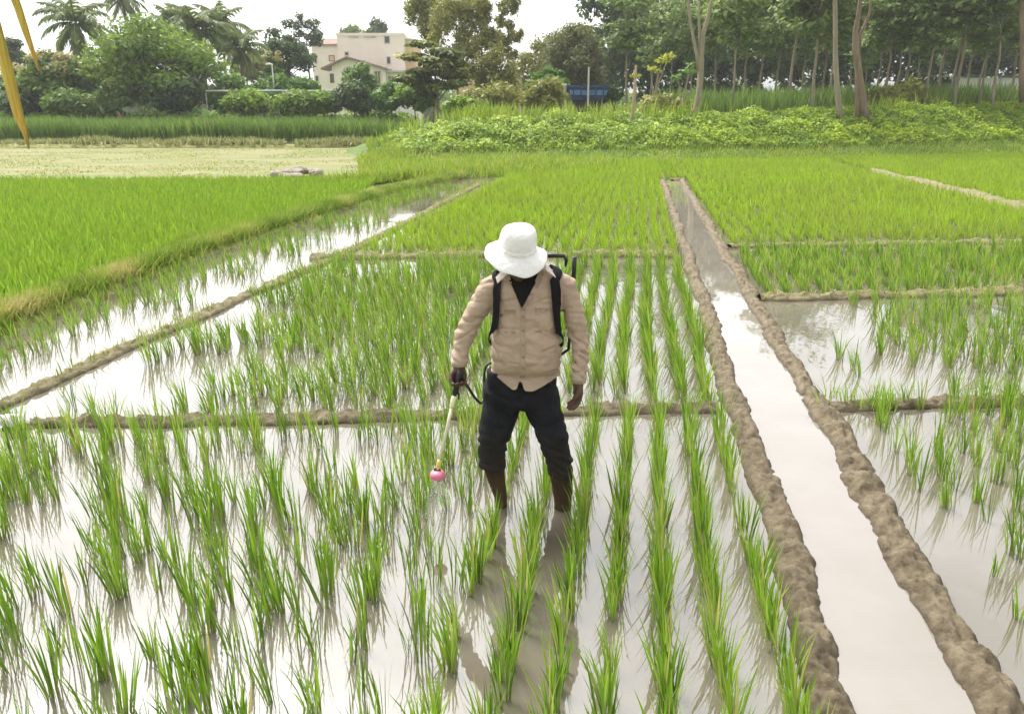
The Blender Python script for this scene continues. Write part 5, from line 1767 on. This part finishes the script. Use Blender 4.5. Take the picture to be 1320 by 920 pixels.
obj('pole', MB().tube([(0, 0, -.3), (0, 0, hh)], [.07, .055], 8), M['concrete'], t)
obj('cap', MB().tube([(0, 0, hh), (0, 0, hh + .06)], [.075, .06], 8), M['concrete'], t)

# pale pipe rail left of the building, on posts
t = thing('pipe_rail', 'pale green white pipe rail running on posts behind the cane', 'pipe', (X_of(350, 64), 64, .02))
zr_ = z_of(118, 64)
xa_, xb2 = X_of(268, 64) - X_of(350, 64), X_of(432, 64) - X_of(350, 64)
nseg = 5
for k in range(nseg):
    a, b_ = xa_ + (xb2 - xa_) * k / nseg + .03, xa_ + (xb2 - xa_) * (k + 1) / nseg - .03
    obj('pipe', MB().tube([(a, 0, zr_), (b_, 0, zr_ + .02)], .075, 10), M['concrete'] if k in (0, 3) else M['pipe_paint'], t, smooth=False)
for k in range(nseg + 1):
    x = xa_ + (xb2 - xa_) * k / nseg
    obj('post', MB().box(x - .04, x + .04, -.05, .05, -.1, zr_ + .03), M['concrete'], t)
# lamp post in front of the yellow-blossom tree
t = thing('lamp_post', 'slim pale lamp post in front of the small blossom tree', 'lamp post', (X_of(356, 66), 66, .02))
hh = z_of(84, 66)
obj('pole', MB().tube([(0, 0, -.1), (0, 0, hh)], [.07, .05], 8), M['white_paint'], t)
obj('lamp_head', MB().tube([(.05, 0, hh), (-.2, 0, hh + .06), (-.5, 0, hh + .02)], [.06, .08, .05], 8), M['white_paint'], t)

# heap of stones on the dry field
hpP = G(390, 228, .06)
for k in range(16):
    a, r = random.uniform(0, 6.28), abs(random.gauss(0, .45))
    o = obj('field_stone', None)
    mb = MB()
    R = []
    sx, sy, sz = random.uniform(.12, .26), random.uniform(.12, .24), random.uniform(.07, .15)
    mb.sphere((0, 0, 0), (sx, sy, sz), 9, 6)
    mb.v = [tuple(Vector(v) * (1 + .35 * noise.noise(Vector(v) * 7 + Vector((k, 0, 0))))) for v in mb.v]
    bpy.data.objects.remove(o)
    o = obj('field_stone', mb, M['stone'])
    o.location = (hpP[0] + r * math.cos(a), hpP[1] + r * math.sin(a), .06 + sz * .6 + max(0, .14 * (1 - r)))
    tag(o, 'grey brown stone in the small heap at the corner of the dry field', 'stone', 'stones heaped on the dry field')

# crumpled sack plugging the bund corner
p = G(20, 541, .05)
mb = MB().sphere((0, 0, 0), (.105, .065, .055), 26, 18)
mb.v = [tuple(Vector(v) * (1 + .30 * noise.fractal(Vector(v) * 14, .9, 2, 3))) for v in mb.v]
o = obj('plastic_sack', mb, M['sack'], smooth=True)
o.location = (p[0], p[1], .040)
o.rotation_euler = (0, .12, .3)
tag(o, 'crumpled pale grey sack plugging the corner of two mud bunds', 'sack')

# ------------------------------------------------------------------ yellow palm leaflets hanging into view
fr = thing('palm_frond', 'yellow drying palm leaflets hanging down in front of the mango tree', 'palm leaf', PY(-60, -160, 1.55))
FB = PY(-60, -160, 1.55)
def leaflet(path, wd, Y):
    pts = [Vector(PY(x, y, Y)) - Vector(FB) for x, y in path]
    dense = []
    for i in range(len(pts) - 1):
        p0, p1, p2, p3 = pts[max(i - 1, 0)], pts[i], pts[i + 1], pts[min(i + 2, len(pts) - 1)]
        for t in np.linspace(0, 1, 6)[:-1]:
            dense.append(.5 * ((2 * p1) + (p2 - p0) * t + (2 * p0 - 5 * p1 + 4 * p2 - p3) * t * t + (3 * p1 - p0 - 3 * p2 + p3) * t ** 3))
    dense.append(pts[-1])
    n = len(dense)
    V, Q, T = [], [], []
    for i, c in enumerate(dense):
        u = i / (n - 1)
        a = (dense[min(i + 1, n - 1)] - dense[max(i - 1, 0)]).normalized()
        sd = a.cross(Vector((0, 1, 0))).normalized()
        w_ = np.interp(u, np.linspace(0, 1, len(wd)), wd) / 2
        fold = Vector((0, 1, 0)) * w_ * .45
        for q in (c - sd * w_ + fold, c, c + sd * w_ + fold, c + Vector((0, .0015, 0))):
            V.append(q)
            T.append(u)
    for i in range(n - 1):
        for k in range(4):
            k2 = (k + 1) % 4
            Q.append((i * 4 + k, i * 4 + k2, i * 4 + 4 + k2, i * 4 + 4 + k))
    o = obj('leaflet', mesh_np('leaflet', np.array([tuple(v) for v in V]), np.array(Q), {'tt': T, 'rnd': T}), M['dry_leaf'], fr)
leaflet([(-40, -120), (-22, -30), (-6, 40), (8, 95), (21, 145), (31, 172), (37, 192)], [.008, .018, .022, .024, .021, .011, .003], 1.55)
leaflet([(-30, -130), (-8, -60), (18, 0), (30, 35), (41, 66), (50, 92)], [.010, .016, .017, .015, .010, .003], 1.62)
leaflet([(-75, -110), (-60, -20), (-45, 60), (-30, 130)], [.014, .03, .032, .004], 1.5)
obj('midrib', MB().tube([(-.35, .1, .18), (-.1, .03, .07), (.02, 0, .02), (.12, .03, -.02)], [.014, .012, .009, .004], 8), M['post_wood'], fr)

# ------------------------------------------------------------------ thin humid air
hm, htn, hb = new_mat('haze')
htn.nodes.remove(hb)
hv = htn.nodes.new('ShaderNodeVolumePrincipled')
hv.inputs['Color'].default_value = (0.96, 0.97, 0.97, 1)
hv.inputs['Density'].default_value = 0.0006
htn.links.new(hv.outputs[0], htn.nodes['Material Output'].inputs['Volume'])
tag(obj('haze', MB().box(-1000, 1000, -400, 1600, -1.2, 20), hm), 'thin pale humid air over the fields and trees', 'haze', kind='stuff')
